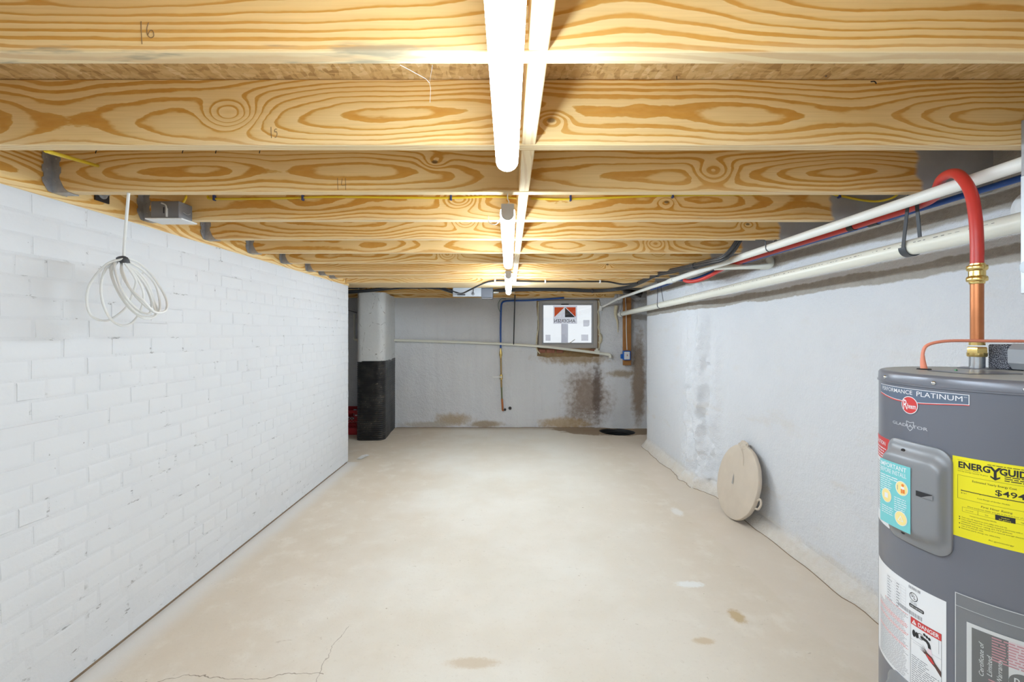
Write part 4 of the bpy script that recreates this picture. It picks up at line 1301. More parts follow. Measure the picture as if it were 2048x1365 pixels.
# the Y is a downward arrow
S.poly([(.0600, .0105), (.0650, .0105), (.0700, .0175), (.0750, .0105), (.0800, .0105), (.0722, .0215), (.0722, .0345), (.0775, .0310), (.0775, .0345), (.0700, .0405), (.0625, .0345), (.0625, .0310), (.0678, .0345), (.0678, .0215)], INK, lv=2)
S.text('Water Heater - Electric', .009, .0300, INK, .038, .0020); S.text('Tank Size (Storage Capacity): 40 gallons', .009, .0345, INK, .050, .0022)
S.lines(.084, .0275, .128, 3, .0045, .0020, INK, rag=.35, seed=10)
S.frame(.009, .0430, .128, .0985, .0005, INK)
S.text('Estimated Yearly Energy Cost', .034, .0540, INK, .068, .0042, bold=.006)
S.text('$494', .070, .0730, INK, .044, .0125, bold=.008)
S.rect(.015, .0775, .122, .0793, INK); S.rect(.015, .0765, .0158, .0803, INK); S.rect(.1212, .0765, .122, .0803, INK); S.rect(.046, .0793, .0468, .0806, INK); S.rect(.088, .0793, .0888, .0806, INK)
S.text('$161', .015, .0855, INK, .009, .0026)
S.text('Cost Range of Similar Models', .042, .0905, INK, .050, .0026)
S.text('First Hour Rating', .048, .1085, INK, .048, .0044, shear=.15)
S.text('(How much hot water you get in the first hour of use)', .026, .1145, INK, .092, .0027)
S.frame(.017, .1170, .122, .1275, .0004, INK); S.rect(.043, .1170, .0434, .1275, INK); S.text('very small', .0225, .1235, INK, .013, .0020); S.text('low', .0545, .1240, INK, .005, .0022)
S.rect(.070, .1165, .100, .1285, INK, lv=1); S.text('medium', .079, .1222, YEL, .012, .0025, 'yellow_print', 2); S.text('54 gallons', .0755, .1270, YEL, .018, .0027, 'yellow_print', 2); S.text('high', .108, .1240, INK, .006, .0022)
S.text('Estimated Yearly Electricity Use: 3493 kWh', .030, .1350, INK, .042, .0024)
yy = .1425
for i, (bl, tx, w2) in enumerate(((1, 'Your cost will depend on your utility rates and use.', .072), (1, 'Cost range based only on models fueled by electricity with a', .094), (0, 'medium first hour rating (51-74.9 gallons).', .080), (1, 'Estimated energy cost based on a national average electricity', .100), (0, 'cost of 14 cents per kWh.', .036), (1, 'Estimated yearly energy use: 3493 kWh.', .062))):
    if bl: S.disc(.0125, yy-.0012, .0012, .0012, INK)
    S.text(tx, .016, yy, INK, w2, .0026); yy += .0052 if i != 0 else .0050
S.text('ftc.gov/energy', .060, .1795, INK, .038, .0028); S.text('E10', .117, .1840, INK, .008, .0020)
S.done()
# white rating plate and danger panel
w_ = R(199.6-146)*HR
S = Sheet('rating_label', 146, .712, w_, .265, .0006, WHITE, heater, 'white rating label with a red danger panel')
u = lambda th: R(th-146)*HR
for i, yy in enumerate([.022 + .0075*k for k in range(9)]): S.lines(u(163.0), yy, u(168), 1, .005, .0022, GREYP, 'grey_print', rag=.5, seed=20+i); S.lines(u(171.5), yy, u(174.5), 1, .005, .0026, GREYP, 'grey_print', rag=.4, seed=40+i)
for i in range(10): S.rect(u(162.5), .0195+.0075*i, u(178.5), .0198+.0075*i, GREYP, 'grey_print')
for th in (162.5, 170.5, 175, 178.5): S.rect(u(th), .0195, u(th)+.0003, .087, GREYP, 'grey_print')
r_ = random.Random(5); x = u(180.5)
while x < u(187): 
    ww = r_.choice((.0008, .0015, .0024)); S.rect(x, .006, x+ww, .0130, GREYP, 'grey_print'); x += ww + r_.choice((.0009, .0016))
S.ring(u(183.4), .0305, .0108, .0016, INK, 'black_print'); S.text('U', u(183.4)-.0062, .0315, INK, .0055, .0085, 'black_print', bold=.02); S.text('L', u(183.4)+.0008, .0355, INK, .0045, .0085, 'black_print', bold=.02)
S.lines(u(181.5), .0435, u(185.5), 2, .0035, .0015, GREYP, 'grey_print', rag=.1, seed=61)
S.poly([(u(181.2), .0510), (u(188.8), .0510), (u(189.2), .0530), (u(189.2), .0580), (u(188.8), .0600), (u(181.2), .0600), (u(180.8), .0580), (u(180.8), .0530)], INK, 'black_print')
S.text('AHRI CERTIFIED', u(181.4), .0578, WHITE, u(188.6)-u(181.4), .0042, 'white_print', 2)
x = u(173)
while x < u(188):
    ww = r_.choice((.0008, .0014, .0022)); S.rect(x, .0700, x+ww, .0800, GREYP, 'grey_print'); x += ww + r_.choice((.0008, .0014))
# dense bilingual print on the left
for i in range(44):
    yy = .0860 + i*.0039
    mt, nm = (RED, 'red_print') if i in (0, 7, 8, 9, 13, 14, 22, 23) else (GREYP, 'grey_print')
    S.lines(u(152) if i > 3 else u(160), yy, u(180.3), 1, .004, .0014, mt, nm, rag=.12, seed=100+i)
S.rect(u(180.9), .0820, u(180.9)+.0004, .262, GREYP, 'grey_print')
dx0, dx1, dy0 = u(181.7), u(197.6), .0840
S.rect(dx0, dy0, dx1, dy0+.0180, RED, 'red_print'); S.frame(dx0, dy0, dx1, .262, .0006, INK, 'black_print', 1)
S.poly([(dx0+.0095, dy0+.0035), (dx0+.0155, dy0+.0150), (dx0+.0035, dy0+.0150)], WHITE, 'white_print', 2); S.rect(dx0+.0088, dy0+.0075, dx0+.0102, dy0+.0135, RED, 'red_print', 3)
S.text('DANGER', dx0+.0195, dy0+.0140, WHITE, dx1-dx0-.0240, .0095, 'white_print', 2, bold=.02)
# tap, water and scalded hand
S.disc(dx0+.0090, dy0+.0385, .0042, .0090, INK, 'black_print', 2); S.disc(dx0+.0165, dy0+.0385, .0042, .0075, INK, 'black_print', 2); S.rect(dx0+.009, dy0+.0365, dx0+.0165, dy0+.0405, INK, 'black_print', 2)
S.ring(dx0+.0255, dy0+.0360, .0075, .0014, INK, 'black_print', 2)
tap = [(.0255, .0325), (.0400, .0345), (.0455, .0385), (.0480, .0440), (.0490, .0530), (.0430, .0530), (.0415, .0455), (.0380, .0415), (.0255, .0400)]
S.poly([(dx0+a, dy0+b) for a, b in tap], INK, 'black_print', 2)
for k in range(3): S.disc(dx0+.0345+.0055*k, dy0+.0255+.0018*k, .0030, .0036, INK, 'black_print', 2)
S.poly([(dx0+.0420, dy0+.0535), (dx0+.0495, dy0+.0535), (dx0+.0530, dy0+.0740), (dx0+.0400, dy0+.0740)], LIPALE, 'pale_print', 2)
for (a, b) in (((.024, .0600), (.037, .0690)), ((.026, .0540), (.039, .0670)), ((.030, .0500), (.040, .0660)), ((.0235, .0660), (.036, .0710))):
    S.poly([(dx0+a[0], dy0+a[1]), (dx0+b[0], dy0+b[1]-.0016), (dx0+b[0], dy0+b[1]+.0018)], HAND, 'dark_hand', 3)
S.poly([(dx0+.034, dy0+.0690), (dx0+.040, dy0+.0650), (dx0+.052, dy0+.0700), (dx0+.058, dy0+.0800), (dx1-.0008, dy0+.0920), (dx1-.0008, dy0+.1060), (dx0+.058, dy0+.0910), (dx0+.045, dy0+.0820)], HAND, 'dark_hand', 3)
S.poly([(dx0+.038, dy0+.0700), (dx0+.050, dy0+.0730), (dx0+.057, dy0+.0840), (dx0+.052, dy0+.0850), (dx0+.043, dy0+.0780)], RED, 'red_print', 4)
S.rect(dx0, dy0+.0560, dx0+.026, dy0+.0566, GREYP, 'grey_print', 2); S.rect(dx0+.006, dy0+.0620, dx1, dy0+.0625, GREYP, 'grey_print', 1); S.rect(dx1-.006, dy0+.018, dx1-.0055, dy0+.052, GREYP, 'grey_print', 2)
S.lines(dx0+.003, dy0+.096, dx0+.046, 4, .0052, .0021, GREYP, 'grey_print', rag=.25, seed=71); S.lines(dx0+.003, dy0+.117, dx1-.004, 11, .0054, .0022, GREYP, 'grey_print', rag=.22, seed=72)
S.done()
# warranty leaflet in a clear pouch
S = Sheet('warranty_leaflet', 207.8, .687, .150, .255, .0020, WHITE, heater, 'warranty leaflet')
S.rect(.0085, .0085, R(222.4-207.8)*HR, .230, DARKG, 'dark_panel', 1)
kx = .0255
S.text('Certificate of', .0275, .110, WHITE, .077, .0075, 'white_print', 2, up=True, shear=.25)
S.text('Limited', .0405, .103, WHITE, .046, .0080, 'white_print', 2, up=True, shear=.25)
S.text('Warranty', .0555, .110, WHITE, .054, .0080, 'white_print', 2, up=True, shear=.25)
S.rect(.0660, .0085, .148, .060, LIPALE, 'pale_panel', 1); S.lines(.040, .0120, .140, 9, .0062, .0030, PINK, 'pink_print', 3, .3, 81)
S.lines(.035, .110, .140, 3, .0062, .0028, PINK, 'pink_print', 3, .3, 82)
S.ring(.086, .094, .021, .021*.99, DARKG, 'emblem', 2); S.text('R', .073, .104, WHITE, .011, .020, 'white_print', 3); S.rect(.088, .088, .107, .101, RED, 'emblem', 3)
S.done()
S = Sheet('clear_pouch', 203.7, .748, .175, .34, .0060, mat_film(), heater, 'clear plastic document pouch')
S.done()
m = patch(203.7, 243, .7465, .748, .0063, 16); obj('pouch_edge', m, plain('film_edge', (.62, .63, .63), .2), heater)
m = patch(203.7, 243, .7170, .7182, .0064, 16); obj('pouch_seam', m, plain('film_seam', (.52, .53, .53), .2), heater)
m = patch(203.7, 204.0, .42, .748, .0064, 2); obj('pouch_edge', m, bpy.data.materials['film_edge'], heater)

# foam sleeve, relief valve and orange lead on top of the heater
m = MB(); m.bbox(1.408, 1.475, 1.245, 1.300, HT+.0015, HT+.073, .004); tag(obj('foam_block', m, mat_foam()), 'dark speckled foam block standing on top of the water heater', 'foam')
t = thing('relief_valve', (1.43, 1.19, HT+.001), 'grey valve with a round stem on top of the water heater', 'valve')
m = MB(); m.prism([(1.398, 1.150, HT+.022), (1.412, 1.150, HT+.004), (1.47, 1.150, HT+.0015), (1.47, 1.150, HT+.076), (1.412, 1.150, HT+.076), (1.398, 1.150, HT+.060)], (0, .088, 0)); obj('body', m, plain('valve_grey', (.36, .38, .41), .4, .2), t)
m = MB(); m.lathe([(.0135, 0), (.0135, .003), (.0115, .004), (.0110, .010), (.0065, .011), (.0060, .020), (.0045, .021), (.004, .0212)], (1.413, 1.150, HT+.046), (-.12, -1, 0), 22); obj('stem', m, plain('valve_stem', (.44, .46, .48), .3, .4), t, True)
m = MB(); m.lathe([(.0032, 0), (.0032, .0012)], (1.4105, 1.1285, HT+.046), (-.12, -1, 0), 12); obj('stem_bore', m, NAIL, t)
m = MB(); m.box(1.398, 1.4695, 1.1485, 1.1505, HT+.020, HT+.026); obj('seam', m, NAIL, t)
CORAL = plain('orange_conduit', (.92, .32, .20), .45)
m = MB(); P = [(1.192, 1.268, HT+.003), (1.189, 1.268, HT+.020), (1.188, 1.268, HT+.045), (1.196, 1.266, HT+.068), (1.222, 1.262, HT+.079), (1.26, 1.256, HT+.0835), (1.32, 1.25, HT+.0835), (1.42, 1.24, HT+.0828), (1.55, 1.22, HT+.0825), (1.70, 1.20, HT+.081), (1.778, 1.19, HT+.080)]
m.tube(P, .0043, 10, 6); m.tube([(1.192, 1.268, HT+.002), (1.189, 1.268, HT+.022), (1.188, 1.268, HT+.042)], [.0085, .0045], 10, 4)
tag(obj('orange_lead', m, CORAL, smooth=True), 'coral orange lead curving out of the water heater top', 'cable')

# ------------------------------------------------------------------ sump, its old cover, pier, crate, scrap
t = thing('sump_basin', (SX, SY, -.5), 'dark round sump pit sunk in the floor by the damp corner', 'sump pit')
m = MB(); prof = [(.05, -.45), (.225, -.45)]
for k in range(14): prof += [(.225, -.45+.030*k), (.236, -.445+.030*k), (.236, -.430+.030*k)]
prof += [(.238, -.03), (.243, -.012)]
m.lathe(prof, (SX, SY, 0), (0,0,1), 40, caps=False); obj('liner', m, plain('black_liner', (.02, .02, .021), .5), t, True)
m = MB(); m.lathe([(.002, -.45), (.226, -.449)], (SX, SY, 0), (0,0,1), 40); obj('basin_bottom', m, DIRT, t)

DUST = plain('dusty_plastic', (.60, .515, .42), .75, var=.10, sc=9, bump=.4)
c0 = Vector((1.640, 3.215, .004)); topv = Vector((.118, .075, .505)).normalized()
hv = Vector((.0, 1, 0)); hv = (hv - topv*hv.dot(topv)).normalized(); nv = topv.cross(hv).normalized()
if nv.x > 0: nv = -nv
RD = .272; ctr = c0 + topv*RD - nv*0
t = thing('sump_cover', c0, 'round dust covered lid leaning against the white wall', 'lid')
m = MB(); n = 56
prof = [(.02, .0320), (.10, .0315), (.20, .0320), (RD-.012, .0315), (RD-.003, .028), (RD, .022), (RD+.001, .010), (RD-.003, .002), (.01, 0)]
for (r_, h_) in prof:
    for k in range(n):
        a = 2*math.pi*k/n; rr = r_*(1 + .010*fbm(math.cos(a)*2, math.sin(a)*2, 1, 3))
        m.v.append(ctr + (hv*math.cos(a) + topv*math.sin(a))*rr + nv*(h_ + .0022*fbm(r_*14*math.cos(a), r_*14*math.sin(a), 4, 3)))
for i in range(len(prof)-1):
    for k in range(n): m.f.append((i*n+k, i*n+(k+1) % n, (i+1)*n+(k+1) % n, (i+1)*n+k))
m.f.append(tuple(range(n-1, -1, -1))); m.f.append(tuple((len(prof)-1)*n+k for k in range(n)))
mm_ = min(p.z for p in map(Vector, m.v)); m.v = [Vector(p) - Vector((0, 0, mm_ - .001)) for p in m.v]
ctr = ctr - Vector((0, 0, mm_ - .001))
obj('lid_disc', m, DUST, t, True)
# bunched plastic at the rim and a loop of film
m = MB(); p = ctr + topv*(RD-.01) + nv*.02
nu, nw = 26, 16
for i_ in range(nw + 1):
    ph = math.pi*i_/nw
    for k in range(nu):
        a = 2*math.pi*k/nu
        d = Vector((math.sin(ph)*math.cos(a), math.sin(ph)*math.sin(a), math.cos(ph)))
        rr = 1 + .38*fbm(d.x*2.3, d.y*2.3, d.z*2.3 + 4, 4)
        m.v.append(p - hv*.015 + (hv*d.x*.058 + topv*d.y*.034 + nv*d.z*.021)*rr)
for i_ in range(nw):
    for k in range(nu): m.f.append((i_*nu+k, i_*nu+(k+1) % nu, (i_+1)*nu+(k+1) % nu, (i_+1)*nu+k))
m.tube([p + hv*.02 + topv*.01 + nv*.012, p - hv*.05 - topv*.07 + nv*.013, p - hv*.07 - topv*.14 + nv*.012], [.012, .003], 7, 5)
obj('bunched_film', m, DUST, t, True)
m = MB(); e = ctr - hv*(RD-.004)*.93 - topv*.085 + nv*.01
m.tube([e, e - hv*.035 + topv*.02, e - hv*.05 - topv*.01, e - hv*.03 - topv*.045, e - topv*.05], .007, 8, 5); obj('film_loop', m, DUST, t, True)
m = MB(); q = ctr + nv*.0325 + hv*.035 + topv*.005
m.add([q - hv*.012 - topv*.035, q + hv*.012 - topv*.03, q + hv*.008 + topv*.01, q + topv*.045, q - hv*.008 + topv*.005], [(0,1,2,3,4)]); m.v = [Vector(v_) + nv*.0015 for v_ in m.v]
obj('torn_patch', m, plain('torn_grey', (.36, .34, .32), .6), t)

# masonry pier with a black membrane round its foot
pier = thing('masonry_pier', (-1.80, 6.0, 0), 'white painted masonry pier wrapped in black membrane up to mid height', 'pillar')
def plan(d=0.0):
    P = [(-1.650, 6.40), (-1.632, 6.10), (-1.602, 5.84)]
    for k in range(7):
        a = R(-5 - 85*k/6); P.append((-1.675 + .085*math.cos(a), 5.690 + .092*math.sin(a)))
    P += [(-1.75, 5.592), (-1.84, 5.590)]
    for k in range(5):
        a = R(-90 - 90*k/4); P.append((-1.875 + .060*math.cos(a), 5.650 + .060*math.sin(a)))
    P += [(-1.940, 5.9), (-1.945, 6.40)]
    out = []
    cxm, cym = -1.79, 6.1
    for i, p in enumerate(P):
        a = Vector(P[max(i-1, 0)]); b = Vector(P[min(i+1, len(P)-1)]); tg = (b - a).normalized(); nr = Vector((-tg.y, tg.x))
        if nr.dot(Vector((p[0]-cxm, p[1]-cym))) < 0: nr = -nr
        out.append((p[0] + nr.x*d, p[1] + nr.y*d))
    return out
def sweep(name, zs, dfun, mat, parent, sm=True):
    m = MB(); n = None
    for i, z in enumerate(zs):
        pl = plan(0.0); pl = [pl[j] for j in range(len(pl))]
        fine_ = []
        for a, b in zip(pl[:-1], pl[1:]):
            L = math.hypot(b[0]-a[0], b[1]-a[1]); k_ = max(1, int(L/.05))
            for q in range(k_): fine_.append((a[0]+(b[0]-a[0])*q/k_, a[1]+(b[1]-a[1])*q/k_))
        fine_.append(pl[-1]); n = len(fine_)
        for (x, y) in fine_:
            v_ = Vector((x+1.79, y-6.1)); v_ = v_.normalized()*dfun(x, y, z)
            m.v.append((x+v_.x, y+v_.y, z))
    for i in range(len(zs)-1):
        for k in range(n-1): m.f.append((i*n+k, (i+1)*n+k, (i+1)*n+k+1, i*n+k+1))
    return obj(name, m, mat, parent, sm)
PIERW = NT('pier_paint'); pp_ = PIERW.pos()
n1 = PIERW.noise(pp_, 5, 4, .6); n2 = PIERW.noise(pp_, 30, 4, .6)
cc = PIERW.mix(n1, (.58, .58, .57), (.68, .68, .67))
ck = PIERW.rng(PIERW.voro(PIERW.scale(pp_, (5, 5, 3.2)), 1.0, 'DISTANCE_TO_EDGE'), 0, .012, 1, 0)
cc = PIERW.mix(PIERW.mul(ck, PIERW.rng(n2, .48, .60)), cc, (.14, .12, .10))
PIERW.bump(PIERW.add(n1, PIERW.mul(n2, .6)), .6, .012); PIER_M = PIERW.fin(cc, .65, 0, .3)
sweep('pier_body', [.98 + (1.881-.98)*k/24 for k in range(25)], lambda x, y, z: .010*fbm(x*5, y*5, z*4, 4), PIER_M, pier)
zs = []; z = 0.0
while z < 1.012: zs.append(z); z += .0042
sweep('membrane', zs, lambda x, y, z: .006 + .0042*math.sin(z*2*math.pi/.0252) + .010*fbm(x*2.5, y*2.5, z*1.2, 3), mat_membrane(), pier)

# red milk crate
RC = plain('red_crate_plastic', (.42, .018, .028), .4)
ox, oy = -2.30, 5.90; cw, chh = .335, .325
crate = thing('milk_crate', (ox+cw/2, oy+cw/2, 0), 'red plastic milk crate standing behind the black wrapped pier', 'crate')
m = MB(); m.bbox(ox, ox+cw, oy, oy+cw, .004, .016, .003); obj('crate_bottom', m, RC, crate)
def crate_side(o_, ux, inw):
    o_ = Vector(o_); ux = Vector(ux); up = Vector((0,0,1)); inw = Vector(inw); m = MB()
    def slab(a, b, c, d, th=.008): m.prism([o_+ux*a+up*c, o_+ux*b+up*c, o_+ux*b+up*d, o_+ux*a+up*d], inw*th)
    slab(0, cw, .0, .090); slab(0, cw, .175, .190); slab(0, cw, chh-.040, chh)
    slab(0, .022, .09, chh); slab(cw-.022, cw, .09, chh)
    slab(.022, .105, .190, chh-.04); slab(cw-.105, cw-.022, .190, chh-.04)
    m.prism([o_+up*0-inw*.005, o_+ux*cw-inw*.005, o_+ux*cw-inw*.005+up*.012, o_-inw*.005+up*.012], inw*.014)
    m.prism([o_+up*(chh-.012)-inw*.005, o_+ux*cw-inw*.005+up*(chh-.012), o_+ux*cw-inw*.005+up*chh, o_-inw*.005+up*chh], inw*.014)
    nx = 7; dx = (cw-.044)/nx
    for i in range(nx):
        for (z0, z1) in ((.090, .132), (.132, .175)):
            for (a, b) in (((i)*dx, (i+1)*dx), ((i+1)*dx, i*dx)):
                m.bar(o_+ux*(.022+a)+up*z0+inw*.004, o_+ux*(.022+b)+up*z1+inw*.004, .006, .006, up=inw)
    slab(.022, cw-.022, .129, .135, .006)
    return obj('crate_side', m, RC, crate)
crate_side((ox, oy, .004), (1,0,0), (0,1,0)); crate_side((ox, oy+cw, .004), (1,0,0), (0,-1,0))
crate_side((ox, oy, .004), (0,1,0), (1,0,0)); crate_side((ox+cw, oy, .004), (0,1,0), (-1,0,0))
m = MB(); a = Vector((ox+.27, oy-.001, .262))
m.box(a.x-.025, a.x+.03, a.y-.0006, a.y, a.z-.008, a.z+.008); obj('printed_mark', m, WHITE, crate)

m = MB()
P = [at(713, 919, 4.78), at(722, 921, 4.74), at(730, 917, 4.80), at(739, 912.5, 4.9), at(734, 911.5, 4.93), at(724, 915, 4.86)]
P = [Vector((p.x, p.y, 0)) for p in P]
zz = [.004, .010, .022, .006, .012, .018]
m.prism([Vector((p.x, p.y, z)) for p, z in zip(P, zz)], (0, 0, .0012))
m.v = [(v_[0], v_[1], max(v_[2]-.003, .0008)) for v_ in m.v]
tag(obj('paper_scrap', m, PLATE_W), 'crumpled white scrap on the floor near the end of the brick wall', 'scrap')

# ------------------------------------------------------------------ things on and before the back wall
# cables crossing below the beam
yb = 4.565
def cable(name, pts, r, label, mat=CABLE_B, sm=5):
    m = MB(); m.tube(pts, r, 8, sm); return tag(obj(name, m, mat, smooth=True), label, 'cable')
cable('black_cable', [at(688, 577, 5.08), at(720, 577, 5.08), at(760, 571.5, 5.08), at(810, 568, 5.08), at(860, 569, 5.07), at(890, 577, 5.07), at(915, 586, 5.06), at(925, 587, 4.85), at(940, 580, 4.60), at(965, 568, 4.553), at(985, 562.5, 4.553), at(1010, 562, 4.553), at(1090, 563.5, 4.553), at(1180, 563.5, 4.553), at(1215, 564, 4.55), at(1245, 569, 4.53), at(1275, 566, 4.35)], .0085, 'thin black cable clipped along the beam face and dipping to the steel box')
cable('black_cable', [at(688, 583, 5.10), at(740, 580, 5.10), at(790, 573, 5.10), at(830, 569.5, 5.10), at(870, 575, 5.10), at(905, 586, 5.09), at(914, 588.5, 5.09)], .0115, 'thicker black cable running from the brick wall end to the white plate')
cable('black_cable', [at(688, 587, 5.13), at(740, 583, 5.13), at(800, 577, 5.13), at(850, 576.5, 5.13), at(880, 578, 5.13), at(906, 580, 5.12)], .010, 'lowest black cable running from the brick wall end to the white plate')
t = thing('cable_bundle', (1.0, 5.0, 1.85), 'thick taped bundle of black cables crossing the beam and turning along the pipes', 'cable')
base = [at(986, 583, 5.12), at(1005, 581, 5.12), at(1060, 579.5, 5.12), at(1130, 580, 5.12), at(1185, 582, 5.11), at(1225, 580, 5.05), at(1255, 574.5, 4.85), at(1285, 563, 4.45), at(1315, 549, 4.0), at(1350, 541, 3.60), at(1390, 532, 3.25), at(1425, 523, 2.96), at(1448, 516, 2.82), Vector((1.392, 2.75, 1.880)), Vector((1.408, 2.70, 1.935)), Vector((1.43, 2.68, 1.985)), Vector((1.46, 2.68, 2.01))]
for k in range(7):
    a = 2*math.pi*k/6; rr = .0 if k == 6 else .0135
    P = [p + Vector((rr*math.cos(a + i*.45), 0, rr*math.sin(a + i*.45))) for i, p in enumerate(base)]
    m = MB(); m.tube(P, .0088, 7, 5); obj('cable', m, CABLE_B, t, True)
for i in (4, 8, 10): 
    d = (base[i+1]-base[i-1]).normalized(); m = MB(); m.lathe([(.024, -.012), (.0255, 0), (.024, .012)], base[i], d, 14); obj('tape_wrap', m, BLACK, t, True)
for (px, py, y, lb) in ((990, 562, 4.553, 'white clip on the black cable between the steel box and the last strip light'), (1090.5, 563.5, 4.553, 'white clip on the black cable above the taupe window'), (1200, 563.5, 4.553, 'white clip on the black cable close to where it joins the thick bundle'), (863, 569, 5.075, 'white clip on the black cables between the white pier and the mounting plate')):
    p = at(px, py, y); m = MB()
    m.bbox(p.x-.008, p.x+.008, y-.013, y+.011, p.z-.016, p.z+.016, .002)
    tag(obj('cable_clip', m, CLIP_W), lb, 'clip', 'white clips on the black cable')
p = at(717, 573, 5.085); m = MB(); m.bar((p.x-.015, 5.09, p.z+.022), (p.x+.008, 5.075, p.z-.035), .012, .004); tag(obj('cable_strap', m, GALV), 'bent metal strap over the black cables at the brick wall end', 'strap')
# plate and box
t = thing('service_box', at(945, 594, 5.12), 'white mounting plate with a grey steel junction box under the beam', 'junction box')
p0 = at(906, 576, 5.10); p1 = at(963, 594, 5.10)
m = MB(); m.bbox(p0.x, p1.x, 5.074, 5.11, p1.z, p0.z, .004); obj('mounting_plate', m, plain('pale_plate', (.42, .44, .48), .4), t)
m = MB(); c = at(946, 588, 5.07); m.lathe([(.019, 0), (.019, .004), (.012, .005), (.012, .012)], (c.x, 5.074, c.z), (0,-1,0), 18); obj('knob', m, BOX_GREY, t)
m = MB(); m.tube([(c.x+.002, 5.06, c.z), (c.x+.004, 5.055, c.z+.03), (c.x+.004, 5.07, c.z+.062)], .004, 6, 4); obj('lead', m, BLACK, t)
m = MB(); q = at(922, 590, 5.07); m.bbox(q.x-.045, q.x+.05, 5.064, 5.076, q.z-.006, q.z+.006, .005, 2); obj('cable_slot', m, BLACK, t)
p2 = at(962.5, 576, 5.08); p3 = at(986, 598, 5.08)
m = MB(); m.bbox(p2.x, p3.x, 5.073, 5.16, p3.z+.012, p2.z, .003); obj('steel_box', m, plain('box_steel_grey', (.13, .14, .17), .4, .4), t)
m = MB(); m.bbox(p2.x+.006, p3.x-.004, 5.070, 5.16, p3.z-.002, p3.z+.011, .003); obj('box_cover', m, BOX_GREY, t)
m = MB(); e = at(987, 585, 5.11); m.lathe([(.016, 0), (.016, .02), (.020, .021), (.020, .030), (.013, .031), (.013, .06)], e, (1, 0, 0), 14); obj('connector', m, ZINC, t, True)

# blue drop, brass and copper riser with a white lever
yq = 6.335
t = thing('water_riser', at(1005, 822, yq), 'blue water pipe dropping to a brass valve and copper stub on the back wall', 'pipe')
tube_obj('blue_pipe', [at(1128, 596, 6.30), at(1108, 597.5, 6.30), at(1060, 601, 6.31), at(1020, 602, 6.32), at(1008, 603.5, yq), at(1003.5, 608, yq), at(1002, 620, yq), at(1001.2, 660, yq), at(1001.5, 698, yq)], .0125, BLUE_PEX, t, 5)
m = MB(); a = at(1001.5, 697, yq)
m.lathe([(.013, 0), (.013, .03), (.019, .05), (.022, .08), (.022, .10), (.016, .12), (.013, .14)], a, (0,0,-1), 14); obj('adapter', m, BRASS, t, True)
tube_obj('brass_tube', [at(1001.8, 714, yq), at(1002.5, 755, yq), at(1003, 775, yq)], .0125, plain('dull_brass', (.42, .28, .12), .45, .7), t)
tube_obj('green_tube', [at(1003, 773, yq), at(1004, 800, yq)], .0115, plain('tarnished_green', (.20, .21, .11), .5, .5), t)
tube_obj('copper_stub', [at(1004, 798, yq), at(1005, 812, yq), at(1005.2, 819, yq), at(1006, 821, yq+.02), at(1007, 821, yq+.06)], .0150, COPPER, t, 3)
m = MB(); c = at(1002.4, 754.5, yq); m.lathe([(.019, -.035), (.022, -.02), (.022, .02), (.019, .035)], c, (0,0,1), 14); m.lathe([(.010, 0), (.010, .03)], c, (0,-1,0), 10); obj('valve_body', m, BRASS, t, True)
m = MB(); m.bbox(c.x-.125, c.x+.010, c.y-.036, c.y-.026, c.z-.007, c.z+.009, .003); obj('lever', m, PLATE_W, t, label='white lever')
cable('black_cable', [at(1030, 590, 6.27), at(1029.5, 604, 6.30), at(1028.5, 640, 6.325), at(1027.2, 690, 6.315)], .0085, 'black cable dropping straight down to the thin white pipe on the back wall')
cable('green_cable', [at(1012, 598, 6.30), at(1003, 598, 6.31), at(997, 606, 6.325), at(997, 616, 6.33), at(1000, 624, 6.33)], .0035, 'thin green wire looping beside the blue pipe', plain('green_wire', (.05, .11, .07), .5))
t = thing('condensate_pipe', at(1000, 690, 6.33), 'thin cream plastic pipe sloping across the back wall below the window', 'pipe')
tube_obj('pipe', [at(789, 681, 6.34), at(900, 684, 6.335), at(1000, 688, 6.33), at(1080, 693, 6.32), at(1150, 701, 6.315), at(1212, 708.5, 6.27)], .0190, CREAM_PVC, t, 3)
tube_obj('elbow', [at(1210, 708.3, 6.27), at(1218, 709.5, 6.268), at(1220.5, 712, 6.268), at(1220.5, 716, 6.268)], .0230, CREAM_PVC, t, 4)
m = MB(); c = at(1194, 703, 6.28); m.lathe([(.019, -.035), (.019, .035)], c, (1, 0, -.13), 14); m.lathe([(.019, 0), (.019, .04)], c, (0,0,1), 14); obj('tee', m, CREAM_PVC, t, True)
m = MB(); c = at(787, 677, 6.34); m.bbox(c.x-.012, c.x+.010, 6.32, 6.36, c.z-.04, c.z+.05, .006); obj('bracket', m, BOX_GREY, t)
t = thing('wall_conduit', at(709, 680, 6.32), 'short white plastic pipe behind the pier with an elbow', 'pipe')
tube_obj('pipe', [at(708.5, 628, 6.33), at(709, 655, 6.33), at(709, 677, 6.33)], .0145, CREAM_PVC, t)
tube_obj('elbow', [at(709, 674, 6.33), at(709.5, 679, 6.33), at(713, 680, 6.33), at(720, 680, 6.33)], .0185, CREAM_PVC, t, 4)
cable('grey_cable', [at(688, 618, 6.34), at(700, 622, 6.34), at(714, 626, 6.345)], .006, 'thin grey cable on the back wall left of the pier', BOX_GREY)

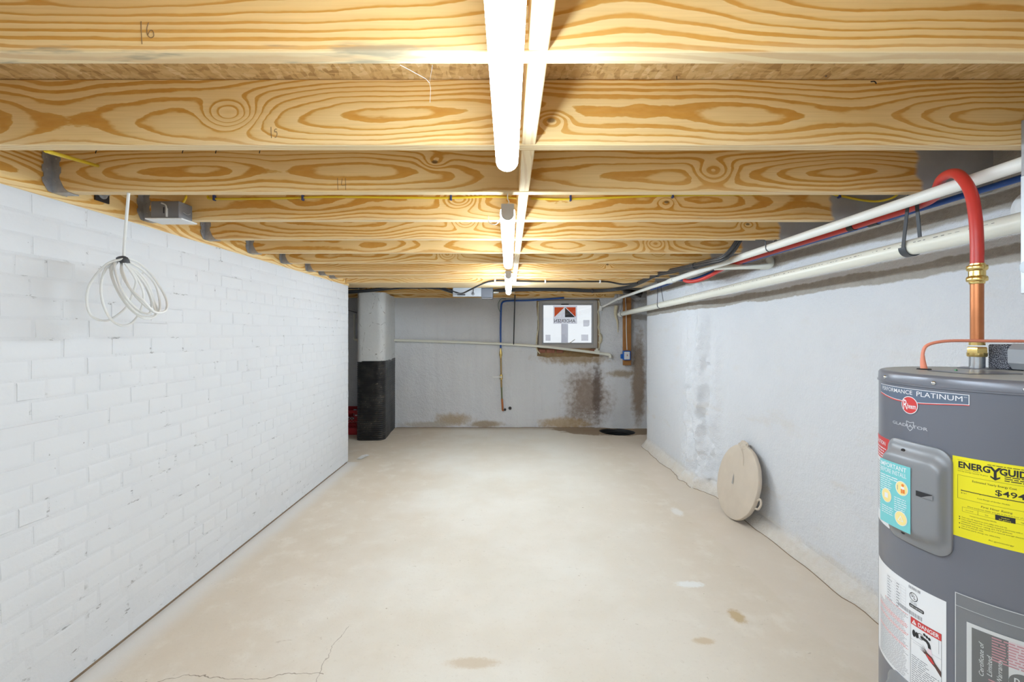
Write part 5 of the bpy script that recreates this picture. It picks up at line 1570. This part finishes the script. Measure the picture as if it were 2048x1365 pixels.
# post with the blue outlet box
t = thing('wooden_post', (1.69, 6.25, .90), 'short reddish wooden board fixed to the back wall beside the window', 'post')
REDWOOD = plain('stained_board', (.40, .17, .045), .6, var=.25, sc=14)
p0 = at(1246, 590, 6.25); p1 = at(1262, 731, 6.25)
m = MB(); m.bbox(p0.x, p1.x, 6.235, 6.275, p1.z, ZJ-.016, .004); obj('board', m, REDWOOD, t)
m = MB(); m.tube([at(1251, 596, 6.225), at(1252.5, 640, 6.230), at(1252.5, 660, 6.230), at(1254, 700, 6.230)], .006, 8, 5); tag(obj('white_cord', m, CABLE_W, smooth=True), 'white cord running down the wooden board to the blue box', 'cable')
t = thing('outlet_box', at(1254, 722, 6.22), 'blue plastic outlet box with white cover on the wooden board', 'outlet')
q0 = at(1246.5, 702, 6.18); q1 = at(1261.5, 721, 6.18)
m = MB(); m.bbox(q0.x+.0, q1.x-.0, 6.175, 6.234, q1.z+.0, q0.z-.0, .006); m.bbox(q0.x-.03, q0.x+.004, 6.19, 6.225, q1.z+.02, q1.z+.085, .006); obj('box_body', m, plain('box_blue', (.015, .13, .50), .4), t)
q0 = at(1248.5, 704, 6.17); q1 = at(1259.5, 719.5, 6.17)
m = MB(); m.bbox(q0.x, q1.x, 6.166, 6.1745, q1.z, q0.z, .003); cp = obj('cover_plate', m, PLATE_W, t)
m = MB(); c = at(1254.5, 711, 6.166); m.bbox(c.x-.006, c.x+.006, 6.164, 6.1655, c.z-.012, c.z+.012, .0005); obj('switch', m, plain('switch_red', (.5, .2, .2), .4), cp)
# sagging black wrap at the corner above the post
m = MB(); m.tube([at(1248, 582, 5.78), at(1262, 584, 5.78), at(1276, 588, 5.8), at(1283, 590, 5.8)], [.022, .040], 10, 5); m.tube([at(1238, 578, 5.3), at(1250, 581, 5.6), at(1262, 584, 5.78)], .016, 8, 4)
tag(obj('pipe_insulation', m, BLACK, smooth=True), 'black foam pipe insulation under the joists above the wooden post', 'insulation')
# loose thread hanging from the joist
m = MB(); yj = 1.226
m.tube([at(800, 130, 1.0), at(830, 146, 1.05), at(859, 166, 1.1), at(860, 205, 1.1)], .0006, 5, 3); m.tube([at(859, 166, 1.1), at(865, 130, 1.0)], .0005, 5, 2)
tag(obj('dangling_thread', m, CABLE_W), 'fine pale thread dangling below a joist left of the long strip light', 'thread')
